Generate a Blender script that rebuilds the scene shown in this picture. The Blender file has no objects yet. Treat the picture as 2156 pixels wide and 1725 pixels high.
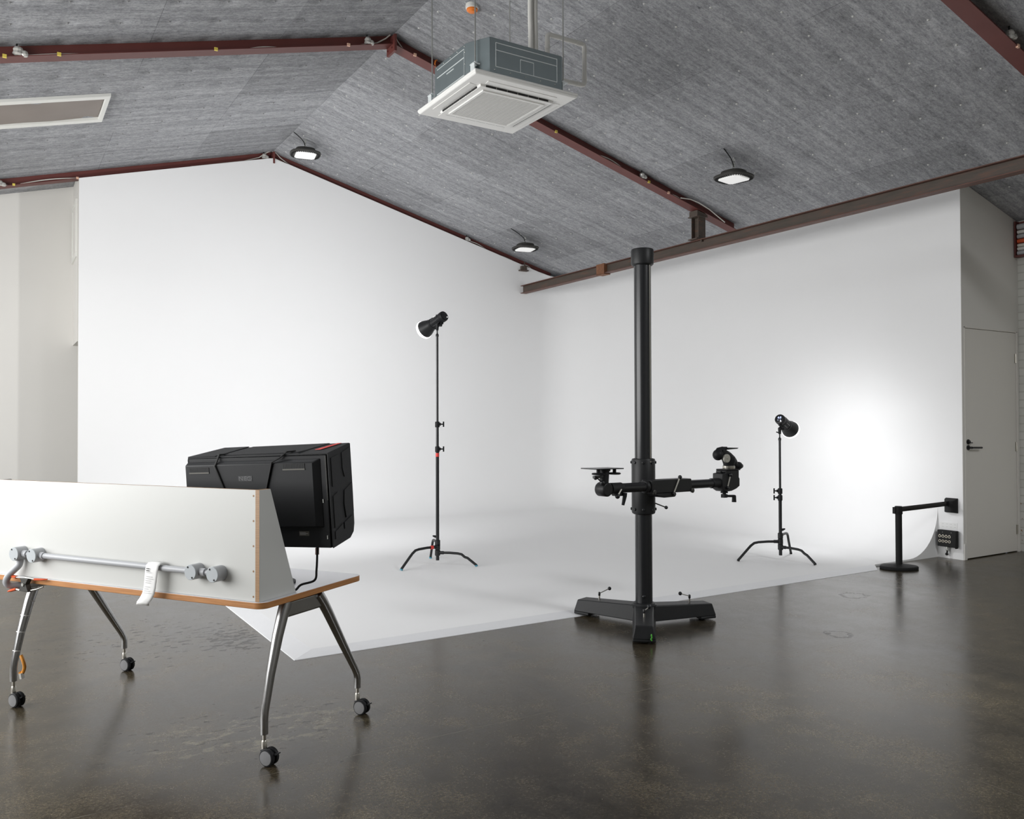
import bpy, bmesh, math, random
from mathutils import Vector, Matrix, Quaternion
random.seed(7)
S = bpy.context.scene
COL = S.collection
PI = math.pi
V = Vector

# ---------------------------------------------------------------- materials
def new_mat(name):
    m = bpy.data.materials.new(name); m.use_nodes = True
    nt = m.node_tree; nt.nodes.clear()
    out = nt.nodes.new('ShaderNodeOutputMaterial')
    b = nt.nodes.new('ShaderNodeBsdfPrincipled')
    nt.links.new(b.outputs[0], out.inputs[0])
    return m, nt, b

def srgb(r, g, b):
    f = lambda c: ((c/255+.055)/1.055)**2.4 if c > 10 else c/255/12.92
    return (f(r), f(g), f(b))

def mat(name, col, rough=.5, metal=0, var=.05, scale=30, bump=0, coat=0, emit=None, stretch=(1, 1, 1), spec=.5):
    """plain painted / metal / plastic surface with slight procedural tone variation"""
    m, nt, b = new_mat(name)
    N, L = nt.nodes, nt.links
    tc = N.new('ShaderNodeTexCoord'); mp = N.new('ShaderNodeMapping')
    mp.inputs['Scale'].default_value = stretch
    L.new(tc.outputs['Object'], mp.inputs[0])
    nz = N.new('ShaderNodeTexNoise'); nz.inputs['Scale'].default_value = scale; nz.inputs['Detail'].default_value = 4
    L.new(mp.outputs[0], nz.inputs['Vector'])
    mix = N.new('ShaderNodeMix'); mix.data_type = 'RGBA'
    mix.inputs['A'].default_value = (*[c*(1-var) for c in col], 1)
    mix.inputs['B'].default_value = (*[min(1, c*(1+var)) for c in col], 1)
    L.new(nz.outputs['Fac'], mix.inputs['Factor'])
    L.new(mix.outputs['Result'], b.inputs['Base Color'])
    b.inputs['Roughness'].default_value = rough
    b.inputs['Metallic'].default_value = metal
    b.inputs['Specular IOR Level'].default_value = spec
    if coat: b.inputs['Coat Weight'].default_value = coat
    if bump:
        bp = N.new('ShaderNodeBump'); bp.inputs['Strength'].default_value = bump; bp.inputs['Distance'].default_value = .002
        L.new(nz.outputs['Fac'], bp.inputs['Height']); L.new(bp.outputs[0], b.inputs['Normal'])
    if emit:
        b.inputs['Emission Color'].default_value = (*emit[:3], 1); b.inputs['Emission Strength'].default_value = emit[3]
    return m

def math_node(nt, op, a, b=None, c=None):
    n = nt.nodes.new('ShaderNodeMath'); n.operation = op
    for i, v in enumerate((a, b, c)):
        if v is None: continue
        if isinstance(v, (int, float)): n.inputs[i].default_value = v
        else: nt.links.new(v, n.inputs[i])
    return n.outputs[0]

def ramp(nt, fac, stops):
    r = nt.nodes.new('ShaderNodeValToRGB')
    e = r.color_ramp.elements
    e[0].position, e[0].color = stops[0][0], (*stops[0][1], 1)
    e[1].position, e[1].color = stops[1][0], (*stops[1][1], 1)
    for p, c in stops[2:]:
        x = e.new(p); x.color = (*c, 1)
    nt.links.new(fac, r.inputs[0])
    return r.outputs[0]

def noise(nt, vec, scale, detail=5, rough=.55):
    n = nt.nodes.new('ShaderNodeTexNoise'); n.inputs['Scale'].default_value = scale
    n.inputs['Detail'].default_value = detail; n.inputs['Roughness'].default_value = rough
    if vec is not None: nt.links.new(vec, n.inputs['Vector'])
    return n.outputs['Fac']

def mapping(nt, vec, scale=(1, 1, 1), loc=(0, 0, 0), rot=(0, 0, 0)):
    m = nt.nodes.new('ShaderNodeMapping'); nt.links.new(vec, m.inputs[0])
    m.inputs['Scale'].default_value = scale; m.inputs['Location'].default_value = loc; m.inputs['Rotation'].default_value = rot
    return m.outputs[0]

def mixc(nt, fac, a, b, blend='MIX'):
    n = nt.nodes.new('ShaderNodeMix'); n.data_type = 'RGBA'; n.blend_type = blend
    for k, v in (('Factor', fac), ('A', a), ('B', b)):
        if isinstance(v, (int, float)): n.inputs[k].default_value = v
        elif isinstance(v, tuple): n.inputs[k].default_value = (*v, 1)
        else: nt.links.new(v, n.inputs[k])
    return n.outputs['Result']

def geo_pos(nt):
    g = nt.nodes.new('ShaderNodeNewGeometry'); return g.outputs['Position']

def concrete_mat():
    m, nt, b = new_mat('polished_concrete')
    P = geo_pos(nt)
    big = noise(nt, P, .55, 4)
    mid = noise(nt, mapping(nt, P, (1.4, .5, 1), rot=(0, 0, .5)), 1.6, 6, .6)
    fine = noise(nt, P, 75, 4, .7)
    grit = noise(nt, P, 210, 2, .6)
    c = ramp(nt, math_node(nt, 'ADD', math_node(nt, 'MULTIPLY', big, .5), math_node(nt, 'MULTIPLY', mid, .5)),
             [(.36, (.030, .025, .019)), (.64, (.084, .070, .047))])
    c = mixc(nt, .75, c, ramp(nt, fine, [(.36, (.34, .33, .32)), (.62, (1.5, 1.46, 1.36))]), 'MULTIPLY')
    c = mixc(nt, .55, c, ramp(nt, grit, [(.36, (.25, .24, .22)), (.60, (1.4, 1.38, 1.32))]), 'MULTIPLY')
    c = mixc(nt, .8, c, ramp(nt, noise(nt, P, 5.5, 6, .68), [(.36, (.55, .54, .52)), (.50, (1, 1, 1)), (.64, (1.45, 1.42, 1.34))]), 'MULTIPLY')
    # aggregate exposed in patches
    vo = nt.nodes.new('ShaderNodeTexVoronoi'); vo.inputs['Scale'].default_value = 55
    nt.links.new(P, vo.inputs['Vector'])
    chips = math_node(nt, 'LESS_THAN', vo.outputs['Distance'], .012*6)
    vc = nt.nodes.new('ShaderNodeSeparateColor'); nt.links.new(vo.outputs['Color'], vc.inputs[0])
    sel = math_node(nt, 'GREATER_THAN', vc.outputs[0], .955)
    c = mixc(nt, math_node(nt, 'MULTIPLY', chips, sel), c, (.42, .40, .35))
    # worn patches: flaked surface with ragged edges, left of the white floor
    sx = nt.nodes.new('ShaderNodeSeparateXYZ'); nt.links.new(P, sx.inputs[0])
    X, Y = sx.outputs[0], sx.outputs[1]
    def blob(cx, cy, rx, ry):
        dx = math_node(nt, 'DIVIDE', math_node(nt, 'SUBTRACT', X, cx), rx)
        dy = math_node(nt, 'DIVIDE', math_node(nt, 'SUBTRACT', Y, cy), ry)
        d = math_node(nt, 'ADD', math_node(nt, 'MULTIPLY', dx, dx), math_node(nt, 'MULTIPLY', dy, dy))
        return math_node(nt, 'SUBTRACT', 1, math_node(nt, 'MINIMUM', d, 1))
    fl = noise(nt, mapping(nt, P, (1, 2.2, 1), rot=(0, 0, .55)), 12, 5, .65)
    zone = math_node(nt, 'MAXIMUM', blob(1.32, 5.62, .30, .55), math_node(nt, 'MULTIPLY', blob(.95, 5.9, .9, .9), .55))
    zone = math_node(nt, 'MAXIMUM', zone, math_node(nt, 'MULTIPLY', blob(1.0, 3.95, .75, .5), .5))
    flake = math_node(nt, 'GREATER_THAN', math_node(nt, 'ADD', fl, math_node(nt, 'MULTIPLY', zone, .21)), .695)
    c = mixc(nt, math_node(nt, 'MULTIPLY', flake, .9), c, (.022, .019, .015))
    pale = noise(nt, mapping(nt, P, (1, 1.6, 1), rot=(0, 0, .4)), 9, 6, .7)
    pz = math_node(nt, 'MULTIPLY', blob(1.05, 3.9, .7, .35), ramp(nt, pale, [(.52, (0, 0, 0)), (.62, (1, 1, 1))]))
    c = mixc(nt, math_node(nt, 'MULTIPLY', pz, .7), c, (.20, .18, .12))
    # ring stains
    def ring(cx, cy, r, w):
        dx = math_node(nt, 'SUBTRACT', X, cx); dy = math_node(nt, 'SUBTRACT', Y, cy)
        d = math_node(nt, 'SQRT', math_node(nt, 'ADD', math_node(nt, 'MULTIPLY', dx, dx), math_node(nt, 'MULTIPLY', dy, dy)))
        d = math_node(nt, 'ADD', d, math_node(nt, 'MULTIPLY', math_node(nt, 'SUBTRACT', pale, .5), .22))
        return math_node(nt, 'LESS_THAN', math_node(nt, 'ABSOLUTE', math_node(nt, 'SUBTRACT', d, r)), w)
    rg = math_node(nt, 'MAXIMUM', ring(5.92, 4.30, .10, .013), ring(4.76, 3.58, .08, .012))
    c = mixc(nt, math_node(nt, 'MULTIPLY', rg, .7), c, (.026, .024, .021))
    # saw-cut joints
    def line(coord, at, w):
        return math_node(nt, 'LESS_THAN', math_node(nt, 'ABSOLUTE', math_node(nt, 'SUBTRACT', coord, at)), w)
    wob = math_node(nt, 'MULTIPLY', math_node(nt, 'SUBTRACT', noise(nt, P, 3, 3), .5), .02)
    Xw, Yw = math_node(nt, 'ADD', X, wob), math_node(nt, 'ADD', Y, wob)
    jl = line(Yw, 3.39, .003)
    for o in (line(Yw, 7.45, .011), line(Xw, 3.30, .003), line(Xw, -1.1, .004), line(Yw, -.8, .003)):
        jl = math_node(nt, 'MAXIMUM', jl, o)
    jl = math_node(nt, 'MULTIPLY', jl, ramp(nt, noise(nt, P, 2.3, 4), [(.38, (.1, .1, .1)), (.62, (1, 1, 1))]))
    c = mixc(nt, math_node(nt, 'MULTIPLY', jl, .5), c, (.15, .13, .10))
    nt.links.new(c, b.inputs['Base Color'])
    rgh = math_node(nt, 'ADD', math_node(nt, 'MULTIPLY', mid, .20), .135)
    rgh = math_node(nt, 'ADD', rgh, math_node(nt, 'MULTIPLY', flake, .12))
    rgh = math_node(nt, 'ADD', rgh, math_node(nt, 'MULTIPLY', math_node(nt, 'SUBTRACT', fine, .5), .16))
    rgh = math_node(nt, 'ADD', rgh, math_node(nt, 'MULTIPLY', math_node(nt, 'SUBTRACT', noise(nt, P, 5.5, 6, .68), .5), .14))
    rgh = math_node(nt, 'ADD', rgh, math_node(nt, 'MULTIPLY', math_node(nt, 'MAXIMUM', rg, jl), .10))
    nt.links.new(rgh, b.inputs['Roughness'])
    b.inputs['IOR'].default_value = 1.47
    bp = nt.nodes.new('ShaderNodeBump'); bp.inputs['Strength'].default_value = .07; bp.inputs['Distance'].default_value = .002
    hh = math_node(nt, 'ADD', math_node(nt, 'MULTIPLY', fine, .35), math_node(nt, 'MULTIPLY', noise(nt, P, 5, 2), .45))
    nt.links.new(math_node(nt, 'SUBTRACT', hh, math_node(nt, 'MULTIPLY', flake, .4)), bp.inputs['Height'])
    nt.links.new(bp.outputs[0], b.inputs['Normal'])
    return m

RX, RZ, RM = 3.294, 5.212, .268          # ridge x, ridge z, roof pitch
def roof(x): return RZ - RM*abs(x-RX)

def insulation_mat():
    """felted grey acoustic board: fibres combed down the slope, board joints, dimples at the pins"""
    m, nt, b = new_mat('grey_felt_board')
    P = geo_pos(nt)
    sx = nt.nodes.new('ShaderNodeSeparateXYZ'); nt.links.new(P, sx.inputs[0])
    X, Y = sx.outputs[0], sx.outputs[1]
    dX = math_node(nt, 'SUBTRACT', X, RX)
    u = math_node(nt, 'DIVIDE', dX, 1.10)
    ci = math_node(nt, 'FLOOR', u)
    fu = math_node(nt, 'FRACT', u)
    off = math_node(nt, 'MULTIPLY', math_node(nt, 'FRACT', math_node(nt, 'MULTIPLY', ci, .37)), 1.24)
    v = math_node(nt, 'DIVIDE', math_node(nt, 'ADD', Y, off), 1.24)
    ri = math_node(nt, 'FLOOR', v)
    fv = math_node(nt, 'FRACT', v)
    wn = nt.nodes.new('ShaderNodeTexWhiteNoise'); wn.noise_dimensions = '2D'
    cv = nt.nodes.new('ShaderNodeCombineXYZ'); nt.links.new(ci, cv.inputs[0]); nt.links.new(ri, cv.inputs[1])
    nt.links.new(cv.outputs[0], wn.inputs['Vector'])
    tone = math_node(nt, 'ADD', math_node(nt, 'MULTIPLY', wn.outputs['Value'], .22), .87)
    st1 = noise(nt, mapping(nt, P, (.55, 7.5, .55)), 1.5, 7, .62)
    st2 = noise(nt, mapping(nt, P, (1.0, 4.5, 1.0)), 9, 6, .72)
    fib = noise(nt, mapping(nt, P, (1, 1.8, 1)), 52, 5, .8)
    mot = noise(nt, mapping(nt, P, (1, 1.6, 1)), 19, 6, .75)
    s = math_node(nt, 'ADD', math_node(nt, 'MULTIPLY', st1, .21), math_node(nt, 'MULTIPLY', st2, .20))
    s = math_node(nt, 'ADD', s, math_node(nt, 'MULTIPLY', mot, .26))
    s = math_node(nt, 'ADD', s, math_node(nt, 'MULTIPLY', fib, .33))
    c = ramp(nt, s, [(.37, (.12, .125, .135)), (.50, (.33, .335, .35)), (.64, (.60, .605, .62))])
    fleck = ramp(nt, noise(nt, mapping(nt, P, (1, 2.6, 1)), 21, 4, .6), [(.27, (.40, .40, .42)), (.36, (1, 1, 1))])
    c = mixc(nt, .75, c, fleck, 'MULTIPLY')
    tn = nt.nodes.new('ShaderNodeCombineColor')
    for i in range(3): nt.links.new(tone, tn.inputs[i])
    c = mixc(nt, 1.0, c, tn.outputs[0], 'MULTIPLY')
    e1 = math_node(nt, 'LESS_THAN', fu, .0045)
    e2 = math_node(nt, 'LESS_THAN', fv, .0018)
    seam = math_node(nt, 'MAXIMUM', e1, e2)
    seam = math_node(nt, 'MULTIPLY', seam, ramp(nt, noise(nt, P, 1.1, 2), [(.42, (.12, .12, .12)), (.60, (1, 1, 1))]))
    c = mixc(nt, math_node(nt, 'MULTIPLY', seam, .55), c, (.06, .06, .065))
    nt.links.new(c, b.inputs['Base Color'])
    b.inputs['Roughness'].default_value = .95
    b.inputs['Specular IOR Level'].default_value = .15
    # dimples around the pins
    right = math_node(nt, 'GREATER_THAN', X, RX)
    def sel(a, bb): return math_node(nt, 'ADD', math_node(nt, 'MULTIPLY', right, a), math_node(nt, 'MULTIPLY', math_node(nt, 'SUBTRACT', 1, right), bb))
    px = math_node(nt, 'DIVIDE', math_node(nt, 'SUBTRACT', X, sel(5.675, .082)), sel(.375, .3685))
    py = math_node(nt, 'DIVIDE', math_node(nt, 'SUBTRACT', Y, sel(4.095, 7.12)), sel(.388, .385))
    qx = math_node(nt, 'MULTIPLY', math_node(nt, 'SUBTRACT', math_node(nt, 'FRACT', math_node(nt, 'ADD', px, .5)), .5), .375)
    qy = math_node(nt, 'MULTIPLY', math_node(nt, 'SUBTRACT', math_node(nt, 'FRACT', math_node(nt, 'ADD', py, .5)), .5), .388)
    d2 = math_node(nt, 'ADD', math_node(nt, 'MULTIPLY', qx, qx), math_node(nt, 'MULTIPLY', qy, qy))
    dim = math_node(nt, 'EXPONENT', math_node(nt, 'MULTIPLY', d2, -1/(2*.045**2)))
    bp = nt.nodes.new('ShaderNodeBump'); bp.inputs['Strength'].default_value = .8; bp.inputs['Distance'].default_value = .012
    h = math_node(nt, 'SUBTRACT', math_node(nt, 'ADD', math_node(nt, 'MULTIPLY', st2, .22), math_node(nt, 'MULTIPLY', fib, .30)), math_node(nt, 'MULTIPLY', dim, 1.7))
    nt.links.new(h, bp.inputs['Height']); nt.links.new(bp.outputs[0], b.inputs['Normal'])
    return m

def brick_mat():
    m, nt, b = new_mat('white_painted_brick')
    tc = geo_pos(nt)
    sp = nt.nodes.new('ShaderNodeSeparateXYZ'); nt.links.new(tc, sp.inputs[0])
    cb = nt.nodes.new('ShaderNodeCombineXYZ'); nt.links.new(sp.outputs[1], cb.inputs[0]); nt.links.new(sp.outputs[2], cb.inputs[1])
    br = nt.nodes.new('ShaderNodeTexBrick'); br.inputs['Scale'].default_value = 1
    br.inputs['Brick Width'].default_value = .24; br.inputs['Row Height'].default_value = .086; br.inputs['Mortar Size'].default_value = .006
    nt.links.new(cb.outputs[0], br.inputs['Vector'])
    br.inputs['Color1'].default_value = (.66, .66, .62, 1); br.inputs['Color2'].default_value = (.60, .60, .56, 1); br.inputs['Mortar'].default_value = (.5, .5, .46, 1)
    chip = noise(nt, tc, 18, 5)
    low = ramp(nt, sp.outputs[2], [(.05, (1, 1, 1)), (.45, (0, 0, 0))])
    mask = math_node(nt, 'GREATER_THAN', math_node(nt, 'ADD', chip, math_node(nt, 'MULTIPLY', low, .14)), .68)
    nt.links.new(mixc(nt, mask, br.outputs['Color'], (.30, .17, .08)), b.inputs['Base Color'])
    b.inputs['Roughness'].default_value = .6
    bp = nt.nodes.new('ShaderNodeBump'); bp.inputs['Strength'].default_value = .5; bp.inputs['Distance'].default_value = .006; bp.invert = True
    nt.links.new(br.outputs['Fac'], bp.inputs['Height']); nt.links.new(bp.outputs[0], b.inputs['Normal'])
    return m

def wood_mat(name, c1, c2):
    m, nt, b = new_mat(name)
    tc = nt.nodes.new('ShaderNodeTexCoord').outputs['Object']
    n = noise(nt, mapping(nt, tc, (3, 3, 90)), 3, 5)
    nt.links.new(ramp(nt, n, [(.35, c1), (.65, c2)]), b.inputs['Base Color'])
    b.inputs['Roughness'].default_value = .45
    return m

def rust_mat():
    m, nt, b = new_mat('primed_rusty_steel')
    P = geo_pos(nt)
    n = noise(nt, mapping(nt, P, (4, 1.2, 9)), 3, 6, .65)
    nt.links.new(ramp(nt, n, [(.35, (.070, .058, .046)), (.55, (.092, .068, .054)), (.72, (.15, .075, .050))]), b.inputs['Base Color'])
    b.inputs['Roughness'].default_value = .6
    return m

M = {}
M['floor'] = concrete_mat()
M['felt'] = insulation_mat()
M['brick'] = brick_mat()
M['cyc'] = mat('white_cyclorama_paint', (.875, .875, .875), .62, var=.012, scale=1.3, spec=.25)
M['ramp'] = mat('white_ramp_paint', (.80, .805, .82), .5, var=.03, scale=14)
M['wall'] = mat('white_wall_paint', (.76, .745, .71), .7, var=.015, scale=2, spec=.3)
M['door'] = mat('white_door_paint', (.76, .735, .69), .5, var=.015, scale=3)
M['laminate'] = mat('white_laminate', (.60, .605, .585), .38, var=.012, scale=6)
M['tablewhite'] = mat('pale_grey_laminate', (.72, .72, .76), .22, var=.012, scale=6)
M['beech'] = wood_mat('beech_edge', (.40, .17, .055), (.53, .25, .09))
M['ply'] = wood_mat('plywood_edge', (.30, .17, .085), (.42, .26, .14))
M['chrome'] = mat('polished_aluminium', (.40, .40, .40), .26, 1, var=.05, scale=8)
M['black'] = mat('black_crackle_paint', (.016, .0165, .0175), .45, var=.25, scale=160, bump=.15, spec=.32)
M['blackgloss'] = mat('black_anodised', (.014, .015, .017), .27, var=.1, scale=40)
M['blackplastic'] = mat('black_plastic', (.013, .0135, .015), .5, var=.12, scale=90, spec=.22)
M['matteblack'] = mat('matte_black_rubber', (.013, .013, .013), .65, var=.15, scale=60, spec=.25)
M['fabric'] = mat('black_hood_fabric', (.026, .0265, .028), .75, var=.2, scale=240, bump=.3, spec=.35)
M['gunmetal'] = mat('dark_bronze_housing', (.055, .053, .048), .5, .3, var=.1, scale=50)
M['steel'] = mat('brushed_steel', (.55, .53, .48), .3, 1, var=.06, scale=40)
M['zinc'] = mat('zinc_plate', (.62, .63, .60), .35, .9, var=.08, scale=60)
M['pinwhite'] = mat('pale_fixing_pin', (.62, .62, .60), .5)
M['pindark'] = mat('dull_fixing_pin', (.22, .22, .22), .5)
M['galv'] = mat('galvanised_sheet', (.225, .265, .275), .42, .55, var=.08, scale=14)
M['rib'] = mat('pale_pressed_rib', (.78, .82, .82), .4, .2, var=.05)  # ribs and rod brackets coloured paler than the galvanised body
M['acwhite'] = mat('white_abs_plastic', (.86, .855, .83), .4, var=.01, scale=5)
M['dark'] = mat('dark_recess', (.02, .02, .02), .8)
M['mesh'] = mat('grille_backing', (.09, .088, .082), .8)
M['pvc'] = mat('white_pvc', (.72, .71, .67), .35, var=.02)
M['redsteel'] = mat('red_oxide_primer', (.135, .036, .030), .5, var=.18, scale=5)
M['rust'] = rust_mat()
M['rustflange'] = mat('red_brown_flange', (.125, .058, .042), .6, var=.35, scale=9)
M['rustorange'] = mat('flash_rust', (.20, .085, .04), .7, var=.4, scale=25)
M['orange'] = mat('orange_plastic', (.85, .22, .02), .35, var=.03)
M['orangegrip'] = mat('orange_vinyl_grip', (.70, .105, .03), .4, var=.08)
M['grey'] = mat('grey_electrical_pvc', (.42, .43, .45), .4, var=.03)
M['greylid'] = mat('grey_lid', (.44, .47, .49), .45, var=.02)
M['paper'] = mat('white_paper', (.82, .82, .81), .7, var=.02)
M['ink'] = mat('grey_print', (.42, .42, .42), .8)
M['darkink'] = mat('dark_print', (.10, .10, .10), .8)
M['yellow'] = mat('yellow_clip', (.70, .56, .10), .5)
M['pinkclip'] = mat('pale_clip', (.80, .50, .36), .5)
M['whitecable'] = mat('white_cable', (.70, .68, .62), .5)
M['plastic'] = mat('clear_wrap', (.50, .49, .46), .15, var=.35, scale=90, coat=.5)
M['blind'] = mat('taupe_blackout_blind', (.235, .20, .178), .55, var=.12, scale=3)
M['frame'] = mat('white_frame_paint', (.78, .78, .74), .4, var=.01)
M['diffuser'] = mat('opal_diffuser', (.90, .90, .89), .35, var=.01, emit=(1, 1, .98, .36))  # faint glow put into the diffusers so they read paler
M['wheelgrey'] = mat('grey_wheel_cover', (.21, .21, .215), .38, .2, var=.05)
M['red'] = mat('red_tape', (.75, .05, .04), .5)
M['blue'] = mat('blue_tape', (.05, .26, .36), .5)
M['bluevalve'] = mat('blue_valve', (.02, .09, .28), .4)
M['green'] = mat('green_paint_mark', (.10, .50, .06), .5)
M['pink'] = mat('pink_paper_tag', (.55, .36, .33), .6)
M['belt'] = mat('black_webbing', (.016, .014, .013), .75, var=.2, scale=200)
M['logo'] = mat('embossed_logo_grey', (.085, .086, .09), .35)
M['logoplate'] = mat('logo_plate', (.013, .014, .016), .25)
M['vent'] = mat('vent_grey', (.10, .095, .08), .6)
M['socket'] = mat('socket_ring', (.72, .66, .55), .4)
M['glass'] = mat('frosted_dome_glass', (.95, .95, .95), .3, emit=(1, 1, 1, 1.6))
M['display'] = mat('lit_display', (.02, .02, .02), .4, emit=(.55, .62, 1, 2.2))
M['displaywhite'] = mat('lit_indicator', (.02, .02, .02), .4, emit=(1, 1, 1, 2.5))
M['matsilver'] = mat('silver_dial', (.50, .49, .44), .4, .5)
M['amber'] = mat('amber_cable', (.65, .26, .03), .4)

# ---------------------------------------------------------------- mesh helpers
WM = {}   # world matrix of things

class MB:
    def __init__(self, T=None):
        self.bm = bmesh.new(); self.T = T or Matrix.Identity(4)
    def _v(self, p): return self.bm.verts.new(self.T @ V(p))
    def face(self, pts, mi=0):
        f = self.bm.faces.new([self._v(p) for p in pts]); f.material_index = mi; return f
    def hexa(self, lo, hi, mi=0):
        """lo, hi: four points each (same winding)"""
        a = [self._v(p) for p in lo]; c = [self._v(p) for p in hi]
        fs = [self.bm.faces.new(a[::-1]), self.bm.faces.new(c)]
        for i in range(4):
            fs.append(self.bm.faces.new([a[i], a[(i+1) % 4], c[(i+1) % 4], c[i]]))
        for f in fs: f.material_index = mi
        return fs
    def curve(self, pts, r, seg=10, mi=0, n=6):
        P = [V(p) for p in pts]; out = []
        Q = [P[0]*2-P[1]]+P+[P[-1]*2-P[-2]]
        for i in range(1, len(Q)-2):
            a, b_, c, d = Q[i-1:i+3]
            for k in range(n):
                t = k/n; out.append((b_*2+(c-a)*t+(a*2-b_*5+c*4-d)*t*t+(b_*3-a-c*3+d)*t**3)*.5)
        out.append(P[-1]); self.sweep(out, r, seg, mi)
    def box(self, x0, x1, y0, y1, z0, z1, mi=0):
        return self.hexa([(x0, y0, z0), (x1, y0, z0), (x1, y1, z0), (x0, y1, z0)], [(x0, y0, z1), (x1, y0, z1), (x1, y1, z1), (x0, y1, z1)], mi)
    def prism(self, pts, d, mi=0):
        """polygon of 3-D points swept by vector d"""
        d = V(d); a = [self._v(p) for p in pts]; c = [self._v(V(p)+d) for p in pts]
        n = len(a); fs = [self.bm.faces.new(a[::-1]), self.bm.faces.new(c)]
        for i in range(n):
            fs.append(self.bm.faces.new([a[i], a[(i+1) % n], c[(i+1) % n], c[i]]))
        for f in fs: f.material_index = mi
        return fs
    def sweep(self, pts, radii, seg=12, mi=0, ell=1.0, up=None):
        """round (or elliptical) tube along a polyline; radii a number or one per point"""
        pts = [V(p) for p in pts]; n = len(pts)
        if isinstance(radii, (int, float)): radii = [radii]*n
        rings = []; prev = None
        for i in range(n):
            t = (pts[min(i+1, n-1)]-pts[max(i-1, 0)])
            if 0 < i < n-1: t = (pts[i+1]-pts[i]).normalized()+(pts[i]-pts[i-1]).normalized()
            t.normalize()
            if prev is None:
                u = V(up) if up else (V((0, 0, 1)) if abs(t.z) < .9 else V((1, 0, 0)))
                u = (u-t*u.dot(t)).normalized()
            else:
                u = (prev-t*prev.dot(t)).normalized()
            w = t.cross(u); prev = u
            k = 1.0
            if 0 < i < n-1:
                k = 1/max(.5, math.sqrt((1+(pts[i+1]-pts[i]).normalized().dot((pts[i]-pts[i-1]).normalized()))/2))
            rings.append([self._v(pts[i]+(u*math.cos(2*PI*j/seg)*ell+w*math.sin(2*PI*j/seg))*radii[i]*(1+(k-1)*.5)) for j in range(seg)])
        for a, c in zip(rings, rings[1:]):
            for j in range(seg):
                f = self.bm.faces.new([a[j], a[(j+1) % seg], c[(j+1) % seg], c[j]]); f.material_index = mi
        for r, rev in ((rings[0], True), (rings[-1], False)):
            f = self.bm.faces.new(r[::-1] if rev else r); f.material_index = mi
    def lathe(self, prof, o=(0, 0, 0), axis=(0, 0, 1), seg=32, mi=0, sup=None, ref=None, caps=True):
        """profile [(radius, height)...] turned about an axis; sup = superellipse exponent for a rounded-square plan"""
        o = V(o); t = V(axis).normalized()
        u = V(ref) if ref else (V((1, 0, 0)) if abs(t.x) < .9 else V((0, 1, 0)))
        u = (u-t*u.dot(t)).normalized(); w = t.cross(u)
        rings = []
        for r, h in prof:
            ring = []
            for j in range(seg):
                a = 2*PI*j/seg; ca, sa = math.cos(a), math.sin(a); k = 1
                if sup: k = 1/((abs(ca)**sup+abs(sa)**sup)**(1/sup))
                ring.append(self._v(o+t*h+(u*ca+w*sa)*max(r, 1e-5)*k))
            rings.append(ring)
        for a, c in zip(rings, rings[1:]):
            for j in range(seg):
                f = self.bm.faces.new([a[j], a[(j+1) % seg], c[(j+1) % seg], c[j]]); f.material_index = mi
        if caps:
            for r, rev in ((rings[0], True), (rings[-1], False)):
                f = self.bm.faces.new(r[::-1] if rev else r); f.material_index = mi
    def cyl(self, a, b, r, seg=20, mi=0, r2=None):
        a, b = V(a), V(b)
        self.lathe([(r, 0), (r if r2 is None else r2, (b-a).length)], a, b-a, seg, mi)
    def ball(self, c, r, seg=14, mi=0, sc=(1, 1, 1)):
        ret = bmesh.ops.create_uvsphere(self.bm, u_segments=seg, v_segments=max(6, seg//2), radius=r)
        for v in ret['verts']:
            v.co = self.T @ (V((v.co.x*sc[0], v.co.y*sc[1], v.co.z*sc[2]))+V(c))
        for f in {f for v in ret['verts'] for f in v.link_faces}: f.material_index = mi
    def text(self, body, size, ext, mi=0, F=None):
        cu = bpy.data.curves.new('t', 'FONT'); cu.body = body; cu.size = size; cu.extrude = ext
        cu.align_x = 'CENTER'; cu.align_y = 'CENTER'
        o = bpy.data.objects.new('t', cu); COL.objects.link(o)
        dg = bpy.context.evaluated_depsgraph_get(); me = o.evaluated_get(dg).to_mesh()
        F = F or Matrix.Identity(4)
        vs = [self.bm.verts.new(self.T @ (F @ v.co)) for v in me.vertices]
        for p in me.polygons:
            try:
                f = self.bm.faces.new([vs[i] for i in p.vertices]); f.material_index = mi
            except ValueError: pass
        o.evaluated_get(dg).to_mesh_clear(); bpy.data.objects.remove(o); bpy.data.curves.remove(cu)
    def build(self, name, mats, parent=None, bevel=0, seg=2, smooth=35, origin=None):
        bm = self.bm
        bmesh.ops.recalc_face_normals(bm, faces=bm.faces)
        if parent is not None: Mw = WM[parent]
        else:
            if origin is None:
                xs = [v.co for v in bm.verts]
                origin = V(((min(c.x for c in xs)+max(c.x for c in xs))/2, (min(c.y for c in xs)+max(c.y for c in xs))/2, min(c.z for c in xs)))
            Mw = Matrix.Translation(V(origin))
        Mi = Mw.inverted()
        for v in bm.verts: v.co = Mi @ v.co
        me = bpy.data.meshes.new(name); bm.to_mesh(me); bm.free()
        o = bpy.data.objects.new(name, me); COL.objects.link(o)
        for mm in (mats if isinstance(mats, (list, tuple)) else [mats]): me.materials.append(M[mm])
        if smooth:
            for p in me.polygons: p.use_smooth = True
            me.set_sharp_from_angle(angle=math.radians(smooth))
        if parent is not None: o.parent = parent
        else: o.matrix_world = Mw
        WM[o] = Mw
        if bevel:
            md = o.modifiers.new('bevel', 'BEVEL'); md.width = bevel; md.segments = seg; md.limit_method = 'ANGLE'; md.angle_limit = math.radians(40)
            md.harden_normals = False
        return o

def tag(o, label=None, cat=None, group=None, kind=None):
    for k, v in (('label', label), ('category', cat), ('group', group), ('kind', kind)):
        if v: o[k] = v
    return o

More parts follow.
